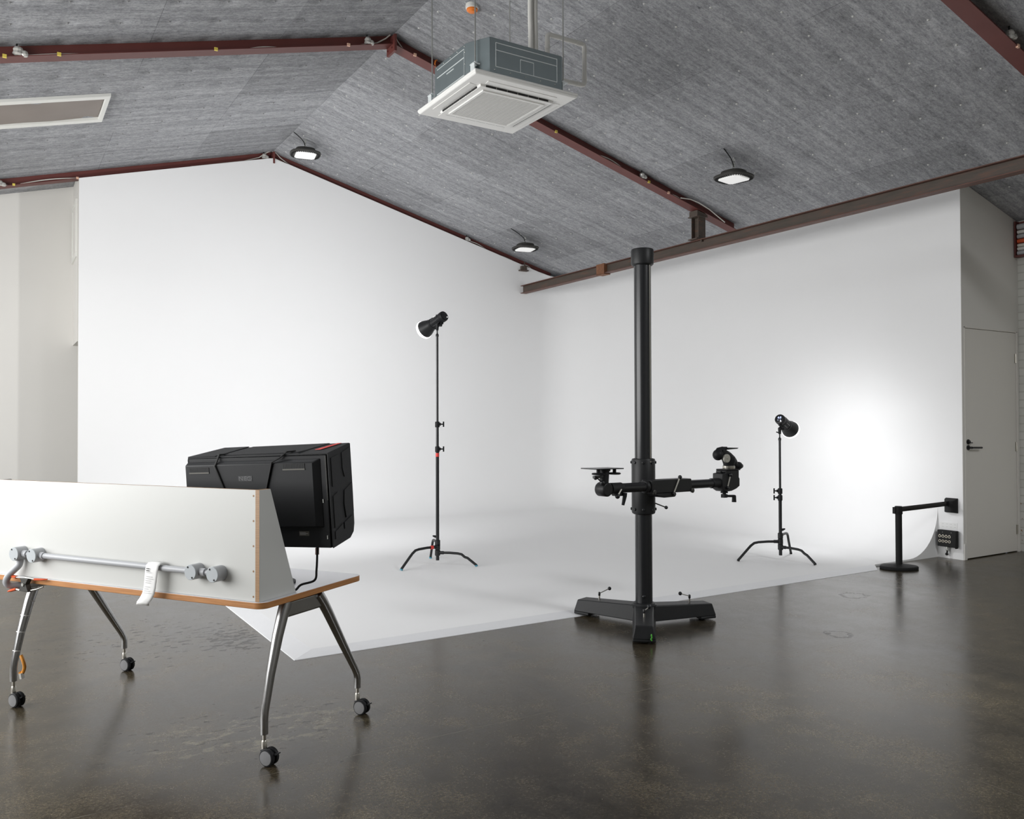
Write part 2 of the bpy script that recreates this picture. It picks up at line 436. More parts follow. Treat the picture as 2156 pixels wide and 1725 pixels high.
def thing(name, loc, label, cat, rotz=0, group=None):
    o = bpy.data.objects.new(name, None); COL.objects.link(o)
    o.empty_display_size = .1
    Mw = Matrix.Translation(V(loc)) @ Matrix.Rotation(rotz, 4, 'Z')
    o.matrix_world = Mw; WM[o] = Mw
    return tag(o, label, cat, group)

def struct(o): o['kind'] = 'structure'; return o

def copy_tree(o, parent=None):
    c = o.copy(); COL.objects.link(c)
    if parent is not None: c.parent = parent
    for ch in list(o.children): copy_tree(ch, c)
    return c

# ---------------------------------------------------------------- setting
XL, XW, XB = -2.85, 8.331, 9.42       # left wall, cyclorama right wall, brick wall
YG, YR, YF, YD = 11.6, 12.5, -6.0, 4.78   # gable wall, rear wall, wall behind the camera, door wall

b = MB(); b.box(XL-.2, XB+.2, YF-.2, YR+.2, -.15, 0)
struct(b.build('floor', 'floor', smooth=0))

# ceiling: two felt-lined slopes, with the pins that hold the boards
b = MB()
for x0, x1 in ((XL, RX), (RX, XB+.1)):
    b.hexa([(x0, YF, roof(x0)), (x1, YF, roof(x1)), (x1, YR+.1, roof(x1)), (x0, YR+.1, roof(x0))],
           [(x0, YF, roof(x0)+.08), (x1, YF, roof(x1)+.08), (x1, YR+.1, roof(x1)+.08), (x0, YR+.1, roof(x0)+.08)])
def pin(x, y):
    if -1.25 < x < .98 and 8.74 < y < 9.65: return
    n = V((-RM if x > RX else RM, 0, -1)).normalized()
    b.lathe([(.011, 0), (.011, .002), (.005, .003), (.003, .010)], (x, y, roof(x)), n, 8, 1 if x > RX else 2)
for i in range(-16, 13):
    for j in range(-10, 24):
        x, y = 5.675+.375*i+random.uniform(-.012, .012), 4.095+.388*j+random.uniform(-.012, .012)
        if RX+.08 < x < XB and .5 < y < YR-.1 and min(abs(y-k) for k in (3.37, 7.55, 11.7)) > .09: pin(x, y)
        x, y = .082+.3685*i+random.uniform(-.012, .012), 7.12+.385*j+random.uniform(-.012, .012)
        if XL < x < RX-.08 and 3 < y < YR-.1 and min(abs(y-k) for k in (3.37, 7.55, 11.7)) > .09: pin(x, y)
struct(b.build('ceiling', ['felt', 'pinwhite', 'pindark'], smooth=0))

# infinity cove: gable wall, rounded corner, right wall, swept into the raised white floor
PZ, CR, FR = .017, .5, .6
path = []            # (point on wall, inward normal)
nx = 26
for i in range(nx+1):
    x = .875+(XW-FR-.875)*i/nx; path.append((V((x, YG, 0)), V((0, -1, 0))))
cc = V((XW-FR, YG-FR, 0))
for i in range(1, 13):
    a = PI/2*(1-i/12); n = V((math.cos(a), math.sin(a), 0)); path.append((cc+n*FR, -n))
for i in range(1, 21):
    path.append((V((XW, YG-FR-(YG-FR-5.05)*i/20, 0)), V((-1, 0, 0))))
def cove_column(b, p, n):
    col = [b._v(p+n*(CR+.03)+V((0, 0, PZ)))]
    for k in range(13):
        t = PI/2*k/12; col.append(b._v(p+n*CR*(1-math.sin(t))+V((0, 0, PZ+CR*(1-math.cos(t))))))
    zt = roof(p.x)-.107 if p.y > YG-.35 else roof(p.x)-.004
    for k in range(1, 9): col.append(b._v(p+V((0, 0, PZ+CR+(zt-PZ-CR)*k/8))))
    return col
def cove_sheet(name, pp, end=False):
    b = MB(); rows = [cove_column(b, p, n) for p, n in pp]
    for a, c in zip(rows, rows[1:]):
        for k in range(len(a)-1): b.bm.faces.new([a[k], c[k], c[k+1], a[k+1]])
    if end:      # end of the cove seen in profile at the door wall
        prof = [V(v.co) for v in rows[-1][1:14]]
        b.bm.faces.new([b._v((XW-CR-.03, 5.05, 0)), b._v((XW-CR-.03, 5.05, PZ))]+[b._v(v) for v in prof]+[b._v((XW, 5.05, 0))])
        last = rows[-1][13:]; nxt = [b._v((v.co.x, YD+.0035, v.co.z)) for v in last]     # bare wall beside the door
        for k in range(len(last)-1): b.bm.faces.new([last[k], nxt[k], nxt[k+1], last[k+1]])
        b.bm.faces.new([b._v((XW, 5.05, 0)), b._v((XW, YD+.0035, 0)), nxt[0], last[0]])
    return struct(b.build(name, 'cyc', smooth=60))
cut = nx+1+12+1
cove_sheet('wall_back', path[:cut]); cove_sheet('wall_side', path[cut-1:], True)
b = MB()
inn = [p+n*(CR+.03)+V((0, 0, PZ)) for p, n in path if (p+n*(CR+.03)).x > 1.67]
top = [V((1.67, 5.05, PZ)), V((7.27, 5.05, PZ)), V((XW-CR-.03, 5.05, PZ))]+inn[::-1][1:]+[V((1.67, YG-CR-.03, PZ))]
b.face(top)
b.face([(7.27, 5.05, 0), (XW-CR-.03, 5.05, 0), (XW-CR-.03, 5.05, PZ), (7.27, 5.05, PZ)])
struct(b.build('floor_platform', 'cyc', smooth=60))

# bevelled edging of the raised floor: front and left
b = MB()
b.hexa([(1.52, 4.915, 0), (7.112, 4.908, 0), (7.27, 5.05, 0), (1.67, 5.05, 0)], [(1.523, 4.917, .003), (7.110, 4.910, .003), (7.27, 5.05, PZ), (1.67, 5.05, PZ)])
struct(b.build('trim_1', 'ramp', smooth=0))
b = MB()
b.hexa([(1.52, 4.915, 0), (1.67, 5.05, 0), (1.67, YG-.4, 0), (1.52, YG-.4, 0)], [(1.523, 4.918, .003), (1.67, 5.05, PZ), (1.67, YG-.4, PZ), (1.523, YG-.4, .003)])
struct(b.build('trim_2', 'ramp', smooth=0))

def wall(name, quads, m='wall'):
    b = MB()
    for lo, hi in quads: b.hexa(lo, hi)
    return struct(b.build(name, m, smooth=0))
def slab(x0, x1, y0, y1, z0=0, e=.0):      # wall whose top follows the roof
    seg = [x0]+([RX] if x0 < RX < x1 else [])+[x1]
    return [([(a, y0, z0), (c, y0, z0), (c, y1, z0), (a, y1, z0)], [(a, y0, roof(a)-e), (c, y0, roof(c)-e), (c, y1, roof(c)-e), (a, y1, roof(a)-e)]) for a, c in zip(seg, seg[1:])]
wall('wall_gable', slab(.875, XW+.12, YG+.003, YG+.055, 0, .108))
wall('wall_right', slab(XW+.002, XW+.05, YD+.004, YG, 0, .006), 'cyc')
# stub of the right wall beside the door, and the wall over the door
dx0, dx1, dzt = 8.384, 9.372, 2.362
wall('wall_door', slab(XW+.0005, dx0, YD, YD+.003, 0, .002)+slab(XW+.052, dx0, YD+.003, YD+.25, 0, .002)+[([(dx0, YD+.13, 0), (dx1, YD+.13, 0), (dx1, YD+.15, 0), (dx0, YD+.15, 0)], [(dx0, YD+.13, dzt+.05), (dx1, YD+.13, dzt+.05), (dx1, YD+.15, dzt+.05), (dx0, YD+.15, dzt+.05)])]+slab(dx0, dx1, YD, YD+.12, dzt, .002)+slab(dx1, XB, YD, YD+.12, 0, .002))  # includes an unseen panel added behind the door to block leaking light
wall('wall_bulkhead', slab(.875, XW, YG+.16, YR, 2.44, .004))
wall('wall_rear', slab(XL, XB, YR, YR+.15))
wall('wall_front', slab(XL, XB, YF-.15, YF))
wall('wall_brick', slab(XB, XB+.2, YF, YD+.12, 0, .0), 'brick')
# left wall, with the wide daylight opening behind the camera side
zl = roof(XL)
wall('wall_left', [([(XL-.15, y0, z0), (XL, y0, z0), (XL, y1, z0), (XL-.15, y1, z0)], [(XL-.15, y0, z1), (XL, y0, z1), (XL, y1, z1), (XL-.15, y1, z1)])
                   for y0, y1, z0, z1 in ((YF, 2.6, 0, zl), (10.4, YR, 0, zl), (2.6, 10.4, 0, .8), (2.6, 10.4, 3.3, zl))])

# small high window in the return above the passage
b = MB()
for y0, y1, z0, z1 in ((11.84, 12.46, 3.52, 3.58), (11.84, 12.46, 4.20, 4.26), (11.84, 11.90, 3.58, 4.20), (12.40, 12.46, 3.58, 4.20)): b.box(.855, .88, y0, y1, z0, z1)
w2 = struct(b.build('window_2', 'frame', bevel=.004))
b = MB(); b.box(.868, .878, 11.9, 12.4, 3.58, 4.2); b.build('pane', 'wall', w2)

# blacked-out skylight in the left slope
def sl(x, y, d=0): return (x+RM*d*.0, y, roof(x)-d)
sx0, sx1, sy0, sy1 = -1.2, .935, 8.79, 9.60
b = MB()
for (ax, bx, ay, by) in ((sx0, sx1, sy0, sy0+.085), (sx0, sx1, sy1-.085, sy1), (sx1-.045, sx1, sy0+.085, sy1-.085), (sx0, sx0+.045, sy0+.085, sy1-.085)):
    b.hexa([sl(ax, ay, .03), sl(bx, ay, .03), sl(bx, by, .03), sl(ax, by, .03)], [sl(ax, ay, -.01), sl(bx, ay, -.01), sl(bx, by, -.01), sl(ax, by, -.01)])
w1 = struct(b.build('window_1', 'frame', bevel=.004))
b = MB(); g = []
for i in range(41):
    r = []
    for j in range(13):
        x = sx0+.05+(sx1-sx0-.1)*i/40; y = sy0+.09+(sy1-sy0-.18)*j/12
        r.append(b._v(sl(x, y, .006+.004*math.sin(5*x+6*y)+.003*math.sin(11*x-9*y))))
    g.append(r)
for a, c in zip(g, g[1:]):
    for j in range(12): b.bm.faces.new([a[j], a[j+1], c[j+1], c[j]])
b.build('blind', 'blind', w1)

# door
b = MB(); b.box(dx0+.004, dx1-.006, YD+.006, YD+.046, .010, dzt-.006)
d1 = struct(b.build('door_1', 'door', bevel=.0015))
b = MB()
b.lathe([(.026, 0), (.026, .008), (.012, .010), (.012, .045)], (8.437, YD+.006, 1.137), (0, -1, 0), 20)
b.sweep([(8.437, YD-.036, 1.137), (8.46, YD-.040, 1.137), (8.56, YD-.040, 1.135), (8.615, YD-.038, 1.134)], .0095, 10)
b.build('door_handle', 'black', d1)
b = MB()
b.lathe([(.026, 0), (.026, .008), (.016, .010), (.016, .022)], (8.437, YD+.006, 1.196), (0, -1, 0), 20)
b.box(8.437, 8.475, YD-.024, YD-.014, 1.181, 1.191)
b.build('door_lock', 'black', d1)
for z in (2.08, 1.13, .24):
    b = MB(); b.cyl((dx1-.004, YD+.001, z-.05), (dx1-.004, YD+.001, z+.05), .006, 10)
    b.box(dx1-.03, dx1-.004, YD+.003, YD+.006, z-.05, z+.05)
    b.build('door_hinge', 'steel', d1)
b = MB()
b.box(dx0-.012, dx0+.001, YD-.006, YD+.05, .17, dzt+.01); b.box(dx0-.012, dx1+.012, YD-.006, YD+.05, dzt-.003, dzt+.012)
b.box(dx1-.002, dx1+.022, YD-.006, YD+.05, 0, dzt+.01)
struct(b.build('trim_3', 'door', bevel=.001))
b = MB(); b.box(XW+.0, dx0-.004, YD-.012, YD, 0, .165)
struct(b.build('baseboard_1', 'wall', bevel=.003))

# opening under the eave in the brick wall, packed with service pipes
t = thing('pipe_tray', (XB-.06, 4.55, 3.2), 'metal tray of stacked service pipes at the top of the white brick wall', 'pipe tray')
b = MB()
b.box(XB-.08, XB, 4.10, 4.773, 3.17, 3.19); b.box(XB-.08, XB, 4.758, 4.773, 3.19, 3.56); b.box(XB-.01, XB, 4.10, 4.758, 3.19, 3.56)
b.build('tray', 'redsteel', t)
for z, r, mm in ((3.217, .024, 'grey'), (3.262, .019, 'pvc'), (3.300, .017, 'whitecable'), (3.346, .022, 'orangegrip'), (3.396, .024, 'grey'), (3.444, .020, 'pvc'), (3.50, .030, 'grey')):
    b = MB(); b.cyl((XB-.045, 4.10, z), (XB-.045, 4.75, z), r, 14); b.build('pipe', mm, t)

# ---------------------------------------------------------------- roof steel
def rafter(name, yw, label, d=.098, fw=.14, wt=.008):
    t = thing(name, (RX, yw, roof(RX)-d), label, 'rafter')
    e = XB-.02 if yw < YD else XW-.30
    for nm, (x0, x1) in (('left_slope', (XL+.02, RX)), ('right_slope', (RX, e))):
        b = MB()
        b.hexa([(x0, yw-wt/2, roof(x0)-d), (x1, yw-wt/2, roof(x1)-d), (x1, yw+wt/2, roof(x1)-d), (x0, yw+wt/2, roof(x0)-d)],
               [(x0, yw-wt/2, roof(x0)-.001), (x1, yw-wt/2, roof(x1)-.001), (x1, yw+wt/2, roof(x1)-.001), (x0, yw+wt/2, roof(x0)-.001)])
        b.hexa([(x0, yw-fw/2, roof(x0)-d-.007), (x1, yw-fw/2, roof(x1)-d-.007), (x1, yw+fw/2, roof(x1)-d-.007), (x0, yw+fw/2, roof(x0)-d-.007)],
               [(x0, yw-fw/2, roof(x0)-d), (x1, yw-fw/2, roof(x1)-d), (x1, yw+fw/2, roof(x1)-d), (x0, yw+fw/2, roof(x0)-d)])
        b.build('rafter_member', 'redsteel', t, smooth=0)
    b = MB()     # bolted plate at the ridge
    b.box(RX-.012, RX+.012, yw-fw/2-.040, yw+fw/2+.01, roof(RX)-d-.085, roof(RX)-.02)
    for yy in (-.05, .05):
        for zz in (-.04, .03): b.cyl((RX-.022, yw+yy, roof(RX)-d+zz), (RX+.022, yw+yy, roof(RX)-d+zz), .010, 8)
    b.build('ridge_plate', 'redsteel', t, smooth=0)
    return t
raf = [rafter('steel_rafter', 11.70, 'dark red steel rafter pair along the top of the white gable wall'),
       rafter('steel_rafter', 7.55, 'dark red steel rafter pair passing behind the hanging air conditioner'),
       rafter('steel_rafter', 3.37, 'dark red steel rafter crossing the top right corner of the photo')]
def clip(r, x, y, m='yellow'):
    d = .098; b = MB(); z = roof(x)-d
    b.box(x-.014, x+.014, y-.006, y+.012, z-.013, z+.012); b.build('cable_clip', m, r)
for x in (.05, .42, 1.62): clip(raf[1], x+.0, 7.48)
for x, m in ((2.83, 'pinkclip'), (3.52, 'pinkclip'), (5.22, 'yellow'), (6.55, 'yellow'), (6.86, 'pinkclip')): clip(raf[1], x, 7.48, m)
clip(raf[0], .18, 11.63); clip(raf[0], .86, 11.63, 'pinkclip'); clip(raf[2], 6.55, 3.30, 'pinkclip')

# white cable clipped along the rafters, looping over each ridge plate
def cable(y, segs, label):
    o = None; t = thing('white_cable', (RX, y, roof(RX)-.1), label, 'cable')
    for pts in segs:
        b = MB(); b.sweep([(x, y+dy, roof(x)-.098+dz) for x, dy, dz in pts], .0065, 8); b.build('cable_length', 'whitecable', t)
def droop(x0, x1, n=9, h=.03): return [(x0+(x1-x0)*i/n, 0, .004+h*math.sin(PI*i/n)) for i in range(n+1)]
cable(7.515, [[(2.2, 0, .004), (2.95, 0, .006), (3.13, 0, .02), (3.22, 0, .06), (3.27, 0, .096)], [(3.32, 0, .096), (3.345, 0, .06), (3.40, 0, .015), (3.5, 0, .004), (3.75, 0, .012), (3.95, 0, .003)]],
      'white cable looping over the ridge plate of the middle rafter')
cable(7.515, [droop(.10, .62, 8, .008), droop(1.9, 2.18, 6, .012)], 'white cable stub under the clear wrapped joint on the left of the middle rafter')
cable(7.515, [droop(5.8, 6.2), droop(6.9, 7.12, 7, .02), [(7.02+.02, -.05, .005), (7.18, -.06, .045), (7.32, -.06, .06), (7.5, -.06, .05), (7.78, -.05, .0)]],
      'white cable bending past the hanger stub on the middle rafter')
cable(11.655, [[(2.2, 0, .002), (2.9, 0, .004), (3.1, 0, .03), (3.2, 0, .085), (3.27, 0, .108), (3.33, 0, .10), (3.40, 0, .05), (3.55, 0, .0)]],
      'white cable looping over the ridge plate above the white gable wall')
cable(11.655, [droop(6.35, 6.75, 9, .035), droop(7.0, 7.28, 8, .01), droop(7.42, 7.62, 8, .03), droop(7.75, 8.0, 8, .012)], 'white cable along the right end of the gable rafter')
cable(11.655, [droop(.0, .12, 4, .004), droop(.25, .85, 8, .02)], 'white cable along the left end of the gable rafter')

def wrapped(x, y, label, s=1):
    t = thing('wrapped_joint', (x, y, roof(x)-.11), label, 'cable joint', group=None)
    b = MB(); z = roof(x)-.094
    b.lathe([(.020*s, 0), (.036*s, .012), (.030*s, .03), (.034*s, .045), (.026*s, .062), (.010*s, .068)], (x, y, z), (.05, 0, 1), 11)
    b.lathe([(.016*s, 0), (.026*s, .012), (.020*s, .036), (.008*s, .046)], (x+.04*s, y-.01, z), (-.1, 0, 1), 9)
    b.build('plastic_wrap', 'plastic', t, smooth=20)
    b = MB(); b.sweep([(x, y, z+.05), (x-.01, y, z+.08), (x-.006, y, z+.104)], .006, 6); b.build('cable_tail', 'matteblack', t)
wrapped(.14, 7.50, 'clear wrapped cable joint at the left edge of the middle rafter', 1.15)
wrapped(3.03, 7.50, 'clear wrapped cable joint just left of the middle ridge plate')
wrapped(6.46, 7.50, 'clear wrapped cable joint on the right slope of the middle rafter')
wrapped(3.17, 11.64, 'clear wrapped cable joint beside the ridge of the gable rafter')
wrapped(6.38, 11.64, 'clear wrapped cable joint on the right slope of the gable rafter')
wrapped(.03, 11.64, 'clear wrapped cable joint at the left edge of the gable rafter', 1.2)
wrapped(6.45, 3.31, 'clear wrapped cable joint on the top right corner rafter')
b = MB(); x = 3.74
pts = [(x+.03, 7.50, roof(x)-.03), (x+.01, 7.49, roof(x)-.045), (x, 7.485, roof(x)-.08), (x+.01, 7.49, roof(x)-.108)]
b.sweep(pts, .007, 8)
tag(b.build('orange_strap', 'orange'), 'short orange strap around the middle rafter right of its ridge plate', 'strap')

# rusty runway beam in front of the right wall
XBm, bz0, bz1, bw = 7.41, 3.525, 3.655, .055
t = thing('steel_beam', (XBm, 7.3, bz0), 'long rusty brown I beam hung below the roof along the right wall', 'beam')
b = MB(); y0, y1 = 2.2, YG-.01
b.box(XBm-.005, XBm+.005, y0, y1, bz0+.008, bz1-.008); b.box(XBm-bw, XBm+bw, y0, y1, bz0, bz0+.010, 1); b.box(XBm-bw, XBm+bw, y0, y1, bz1-.010, bz1, 1)
b.build('beam_section', ['rust', 'rustflange'], t, bevel=.003, smooth=0)
b = MB(); yc = 9.45
b.box(XBm-bw-.008, XBm-.004, yc-.09, yc+.09, bz0-.012, bz1+.010); b.box(XBm-bw-.008, XBm+bw, yc-.09, yc+.09, bz0-.014, bz0-.002)
b.box(XBm-bw-.018, XBm-bw-.004, yc-.10, yc-.07, bz0-.02, bz0+.004); b.build('splice_clamp', 'rustorange', t, bevel=.003)
for yc, zt, nm in ((7.55, roof(XBm)-.119, 1),):
    b = MB()
    b.box(XBm-.006, XBm+.006, yc-.055, yc+.055, bz1+.014, zt); b.box(XBm-.06, XBm+.06, yc-.062, yc-.054, bz1+.014, zt); b.box(XBm-.06, XBm+.06, yc+.054, yc+.062, bz1+.014, zt)
    b.box(XBm-.105, XBm+.07, yc-.075, yc+.075, bz1+.001, bz1+.014); b.box(XBm-.10, XBm+.08, yc-.08, yc+.08, zt-.055, zt-.043)
    b.prism([(XBm-.085, yc-.07, zt-.043), (XBm+.085, yc-.07, zt-.043), (XBm+.085, yc-.07, zt-.021), (XBm-.085, yc-.07, zt+.022)], (0, .14, 0))
    for zz in (bz1+.06, zt-.10): b.cyl((XBm-.035, yc-.07, zz), (XBm-.035, yc-.05, zz), .009, 8)
    b.box(XBm-.04, XBm+.01, yc-.095, yc-.07, bz1-.03, bz1+.012)
    b.build('hanger_stub', 'rust', t, bevel=.002, smooth=0)
b = MB(); x = XBm
b.box(x-.085, x+.07, YG-.07, YG+.0, roof(x)-.215, roof(x)-.195); b.box(x-.05, x+.05, YG-.05, YG+.0, roof(x)-.195, roof(x)-.13); b.box(x-.007, x+.007, YG-.06, YG-.05, roof(x)-.195, roof(x)-.06)
tag(b.build('hanger_bracket', 'rust', smooth=0), 'short rusty hanger bracket under the gable rafter above the beam end', 'bracket')

# ---------------------------------------------------------------- high-bay lamps
def high_bay(name, x, y, z, rot, label):
    t = thing(name, (x, y, z), label, 'lamp', 0, 'high bay lamps')
    u = (math.cos(rot), math.sin(rot), 0)
    R0 = .19
    b = MB()
    b.lathe([(R0*.80, .004), (R0*.97, 0), (R0*1.04, .012), (R0*1.04, .026), (R0*.90, .034), (R0*.72, .042), (R0*.66, .078), (R0*.52, .088)], (x, y, z), (0, 0, 1), 48, sup=2.7, ref=u)
    b.build('housing', 'gunmetal', t)
    b = MB()
    for k in range(44):
        a = 2*PI*k/44; ca, sa = math.cos(a), math.sin(a); kk = 1/((abs(ca)**2.7+abs(sa)**2.7)**(1/2.7))
        c, s = math.cos(a+rot), math.sin(a+rot)
        p0 = V((x+c*R0*.83*kk, y+s*R0*.83*kk, z+.0)); p1 = V((x+c*R0*.99*kk, y+s*R0*.99*kk, z+.004)); n = V((-s, c, 0))*.0032
        b.hexa([p0-n-V((0, 0, .008)), p1-n-V((0, 0, .006)), p1+n-V((0, 0, .006)), p0+n-V((0, 0, .008))], [p0-n+V((0, 0, .01)), p1-n+V((0, 0, .01)), p1+n+V((0, 0, .01)), p0+n+V((0, 0, .01))])
    b.build('cooling_fin', 'dark', t, smooth=0)['kind'] = 'stuff'
    b = MB(Matrix.Translation((x, y, z)) @ Matrix.Rotation(rot, 4, 'Z'))
    s = .130; c = .03
    pl = [(s-c, -s), (s, -s+c), (s, s-c), (s-c, s), (-s+c, s), (-s, s-c), (-s, -s+c), (-s+c, -s)]
    b.prism([(px, py, -.010) for px, py in pl], (0, 0, .02)); b.build('diffuser', 'diffuser', t, bevel=.003)
    b = MB()
    b.lathe([(.012, .085), (.012, .10), (.004, .104), (.004, .115)], (x, y, z), (0, 0, 1), 10)
    zt = roof(x)-z
    def ring(cz, ln, ax):
        pts = [V((x, y, z+cz)) + (V((math.cos(rot+ax), math.sin(rot+ax), 0))*math.cos(a)*.012+V((0, 0, 1))*math.sin(a)*ln/2) for a in [2*PI*i/14 for i in range(15)]]
        b.sweep(pts, .0035, 6)
    n = 5; ln = (zt-.11)/n
    for k in range(n): ring(.11+ln*(k+.5), ln*1.35, (k % 2)*PI/2+.4)
    b.build('hanging_chain', 'zinc', t)
    b = MB()
    sx = 3.30 if x < 5 else 6.60
    end = V((sx, y-.04, roof(sx)-.002)); st = V((x-.01, y, z+.095)); m1 = st+V((.015, 0, zt*.35)); m2 = V((x-.05, y-.02, z+.10+zt*.46))
    pts = []
    for i in range(13):
        tt = i/12; a = st.lerp(m1, tt); bb = m1.lerp(m2, tt); c = m2.lerp(end, tt); pts.append(a.lerp(bb, tt).lerp(bb.lerp(c, tt), tt))
    b.sweep(pts, .0055, 8); b.build('power_lead', 'matteblack', t)
    return t
high_bay('high_bay_lamp', 3.47, 10.76, 4.94, -.18, 'flat high bay lamp with square diffuser hanging near the ridge')
high_bay('high_bay_lamp', 6.88, 10.70, 4.045, -.21, 'flat high bay lamp hanging lowest, above the left end of the rusty beam')
high_bay('high_bay_lamp', 6.79, 6.38, 4.035, .17, 'flat high bay lamp hanging right of the hanger stub, biggest of three')

# ---------------------------------------------------------------- air conditioner cassette
ax0, ax1, ay0, ay1, az = 2.955, 3.885, 5.262, 6.237, 3.96
t = thing('air_conditioner', ((ax0+ax1)/2, (ay0+ay1)/2, az), 'square ceiling cassette air conditioner with white grille panel and galvanised body', 'air conditioner')
b = MB()
bx0, bx1, by0, by1, bz = ax0+.062, ax1-.062, ay0+.062, ay1-.062, az+.03
zt = 4.285
oc = [(bx0+.10, by0), (bx1-.05, by0), (bx1, by0+.10), (bx1, by1-.10), (bx1-.05, by1), (bx0+.10, by1), (bx0, by1-.14), (bx0, by0+.19)]
b.prism([(x, y, bz) for x, y in oc], (0, 0, zt-bz)); b.build('body', 'galv', t, bevel=.004, smooth=20)
def rib(b, pts, r=.0035): b.sweep(pts, r, 6)
b = MB(); y = by0-.0005
x0, x1, z0, z1 = bx0+.15, bx1-.10, az+.11, zt-.035
rib(b, [(x0, y, z0), (x1, y, z0)]); rib(b, [(x0, y, z1), (x1, y, z1)]); rib(b, [(x0, y, z0), (x0, y, z1)], .0025); rib(b, [(x1, y, z0), (x1, y, z1)], .0025)
zm = z1-.055; rib(b, [(x0, y, zm), (x1, y, zm)])
xm = (x0+x1)/2; rib(b, [(xm-.06, y, zm-.025), (xm+.06, y, zm-.025)]); rib(b, [(xm-.06, y, z0), (xm-.06, y, zm-.025)], .0018); rib(b, [(xm+.06, y, z0), (xm+.06, y, zm-.025)], .0018)
x = bx0-.0005; y0, y1 = by0+.22, by1-.18
rib(b, [(x, y0, z0-.02), (x, y1, z0-.02)]); rib(b, [(x, y0, zm-.01), (x, y1, zm-.01)]); rib(b, [(x, y0, z1), (x, y1, z1)], .002); rib(b, [(x, (y0+y1)/2-.06, zm-.035), (x, (y0+y1)/2+.06, zm-.035)])
rib(b, [(x, y0, z0-.02), (x, y0, z1)], .0018)
b.build('pressed_rib', 'rib', t)
for q in [(bx0+.14+k*(bx1-bx0-.26)/4, by0-.001, az+.085) for k in range(5)]+[(bx0-.001, by0+.21+k*.115, zt-.02) for k in range(5)]+[(bx0-.001, by0+.205, az+zz) for zz in (.08, .17, .26)]:
    b = MB(); b.ball(q, .0055, 8); b.build('rivet', 'zinc', t)
# front panel with four louvres
b = MB()
b.hexa([(ax0+.012, ay0+.012, az-.004), (ax1-.012, ay0+.012, az-.004), (ax1-.012, ay1-.012, az-.004), (ax0+.012, ay1-.012, az-.004)],
       [(ax0, ay0, az+.012), (ax1, ay0, az+.012), (ax1, ay1, az+.012), (ax0, ay1, az+.012)])
b.box(ax0, ax1, ay0, ay1, az+.012, az+.032)
b.build('front_panel', 'acwhite', t, bevel=.006, seg=3)
acx, acy = (ax0+ax1)/2, (ay0+ay1)/2
for k in range(4):
    T = Matrix.Translation((acx, acy, az)) @ Matrix.Rotation(k*PI/2, 4, 'Z')
    b = MB(T); b.prism([(-.31, -.412, -.0075), (.31, -.412, -.0075), (.30, -.350, -.0055), (-.30, -.350, -.0055)], (0, 0, .006))
    lo = b.build('louvre', 'acwhite', t, bevel=.001)
    b = MB(T)
    for i in range(6): b.box(-.285+i*.0955, -.285+i*.0955+.088, -.3375, -.330, -.0185, -.0065)
    b.build('louvre_slot', 'dark', lo, smooth=0)
b = MB(); q = .3345; q2 = .29
b.hexa([(acx-q+.004, acy-q+.004, az-.0215), (acx+q-.004, acy-q+.004, az-.0215), (acx+q-.004, acy+q-.004, az-.0215), (acx-q+.004, acy+q-.004, az-.0215)],
       [(acx-q, acy-q, az-.003), (acx+q, acy-q, az-.003), (acx+q, acy+q, az-.003), (acx-q, acy+q, az-.003)])
b.build('grille_surround', 'acwhite', t, bevel=.004)
b = MB(); g = .262; gz = az-.0215
for i in range(42):
    y = acy-g+2*g*i/41; b.box(acx-g, acx+g, y-.0034, y+.0034, gz-.009, gz-.002)
for i in range(14):
    x = acx-g+2*g*i/13; b.box(x-.002, x+.002, acy-g, acy+g, gz-.007, gz-.002)
for x0, x1, y0, y1 in ((-g-.02, g+.02, -g-.02, -g), (-g-.02, g+.02, g, g+.02), (-g-.02, -g, -g, g), (g, g+.02, -g, g)): b.box(acx+x0, acx+x1, acy+y0, acy+y1, gz-.010, gz+.001)
gr = b.build('grille', 'acwhite', t, smooth=0)
b = MB(); b.box(acx-g, acx+g, acy-g, acy+g, gz-.0016, gz-.0004); b.build('grille_backing', 'mesh', gr, smooth=0)
for rx, ry in ((bx0+.035, by0+.10), (bx1-.005, by0+.045), (bx0+.03, by1-.04), (bx1-.02, by1-.03)):
    near = (rx < acx and ry < acy) or (rx > acx and ry < acy)
    b = MB(); b.cyl((rx-.012, ry-.012, az+.12), (rx-.012, ry-.012, roof(rx-.012)), .0055, 8); b.build('hanging_rod', 'zinc', t)
    b = MB(); b.box(rx-.035, rx+.02, ry-.03, ry+.03, az+.13, az+.138); b.box(rx-.03, rx-.022, ry-.03, ry+.03, az+.07, az+.13); b.lathe([(.011, 0), (.011, .012)], (rx-.012, ry-.012, az+.138), (0, 0, 1), 6); b.lathe([(.011, 0), (.011, .012)], (rx-.012, ry-.012, az+.115), (0, 0, 1), 6)
    b.box(rx-.028, rx-.006, ry-.012, ry+.012, az+.035, az+.09)
    b.build('rod_bracket', 'rib', t, smooth=0)
t = thing('refrigerant_pipes', (3.80, 5.75, zt), 'pair of white insulated pipes rising from the air conditioner body to the roof', 'pipe')
for dx in (-.022, .026):
    b = MB(); x = 3.80+dx-.02
    b.sweep([(x, 5.75, zt-.004), (x, 5.75, 4.6), (x-.004, 5.752, 4.8), (x-.002, 5.75, roof(x)+.01)], .021, 14); b.build('insulated_pipe', 'pvc', t)
t = thing('drain_pipe', (3.92, 5.75, 4.32), 'white PVC drain pipe bent in a square loop beside the air conditioner', 'pipe')
b = MB()
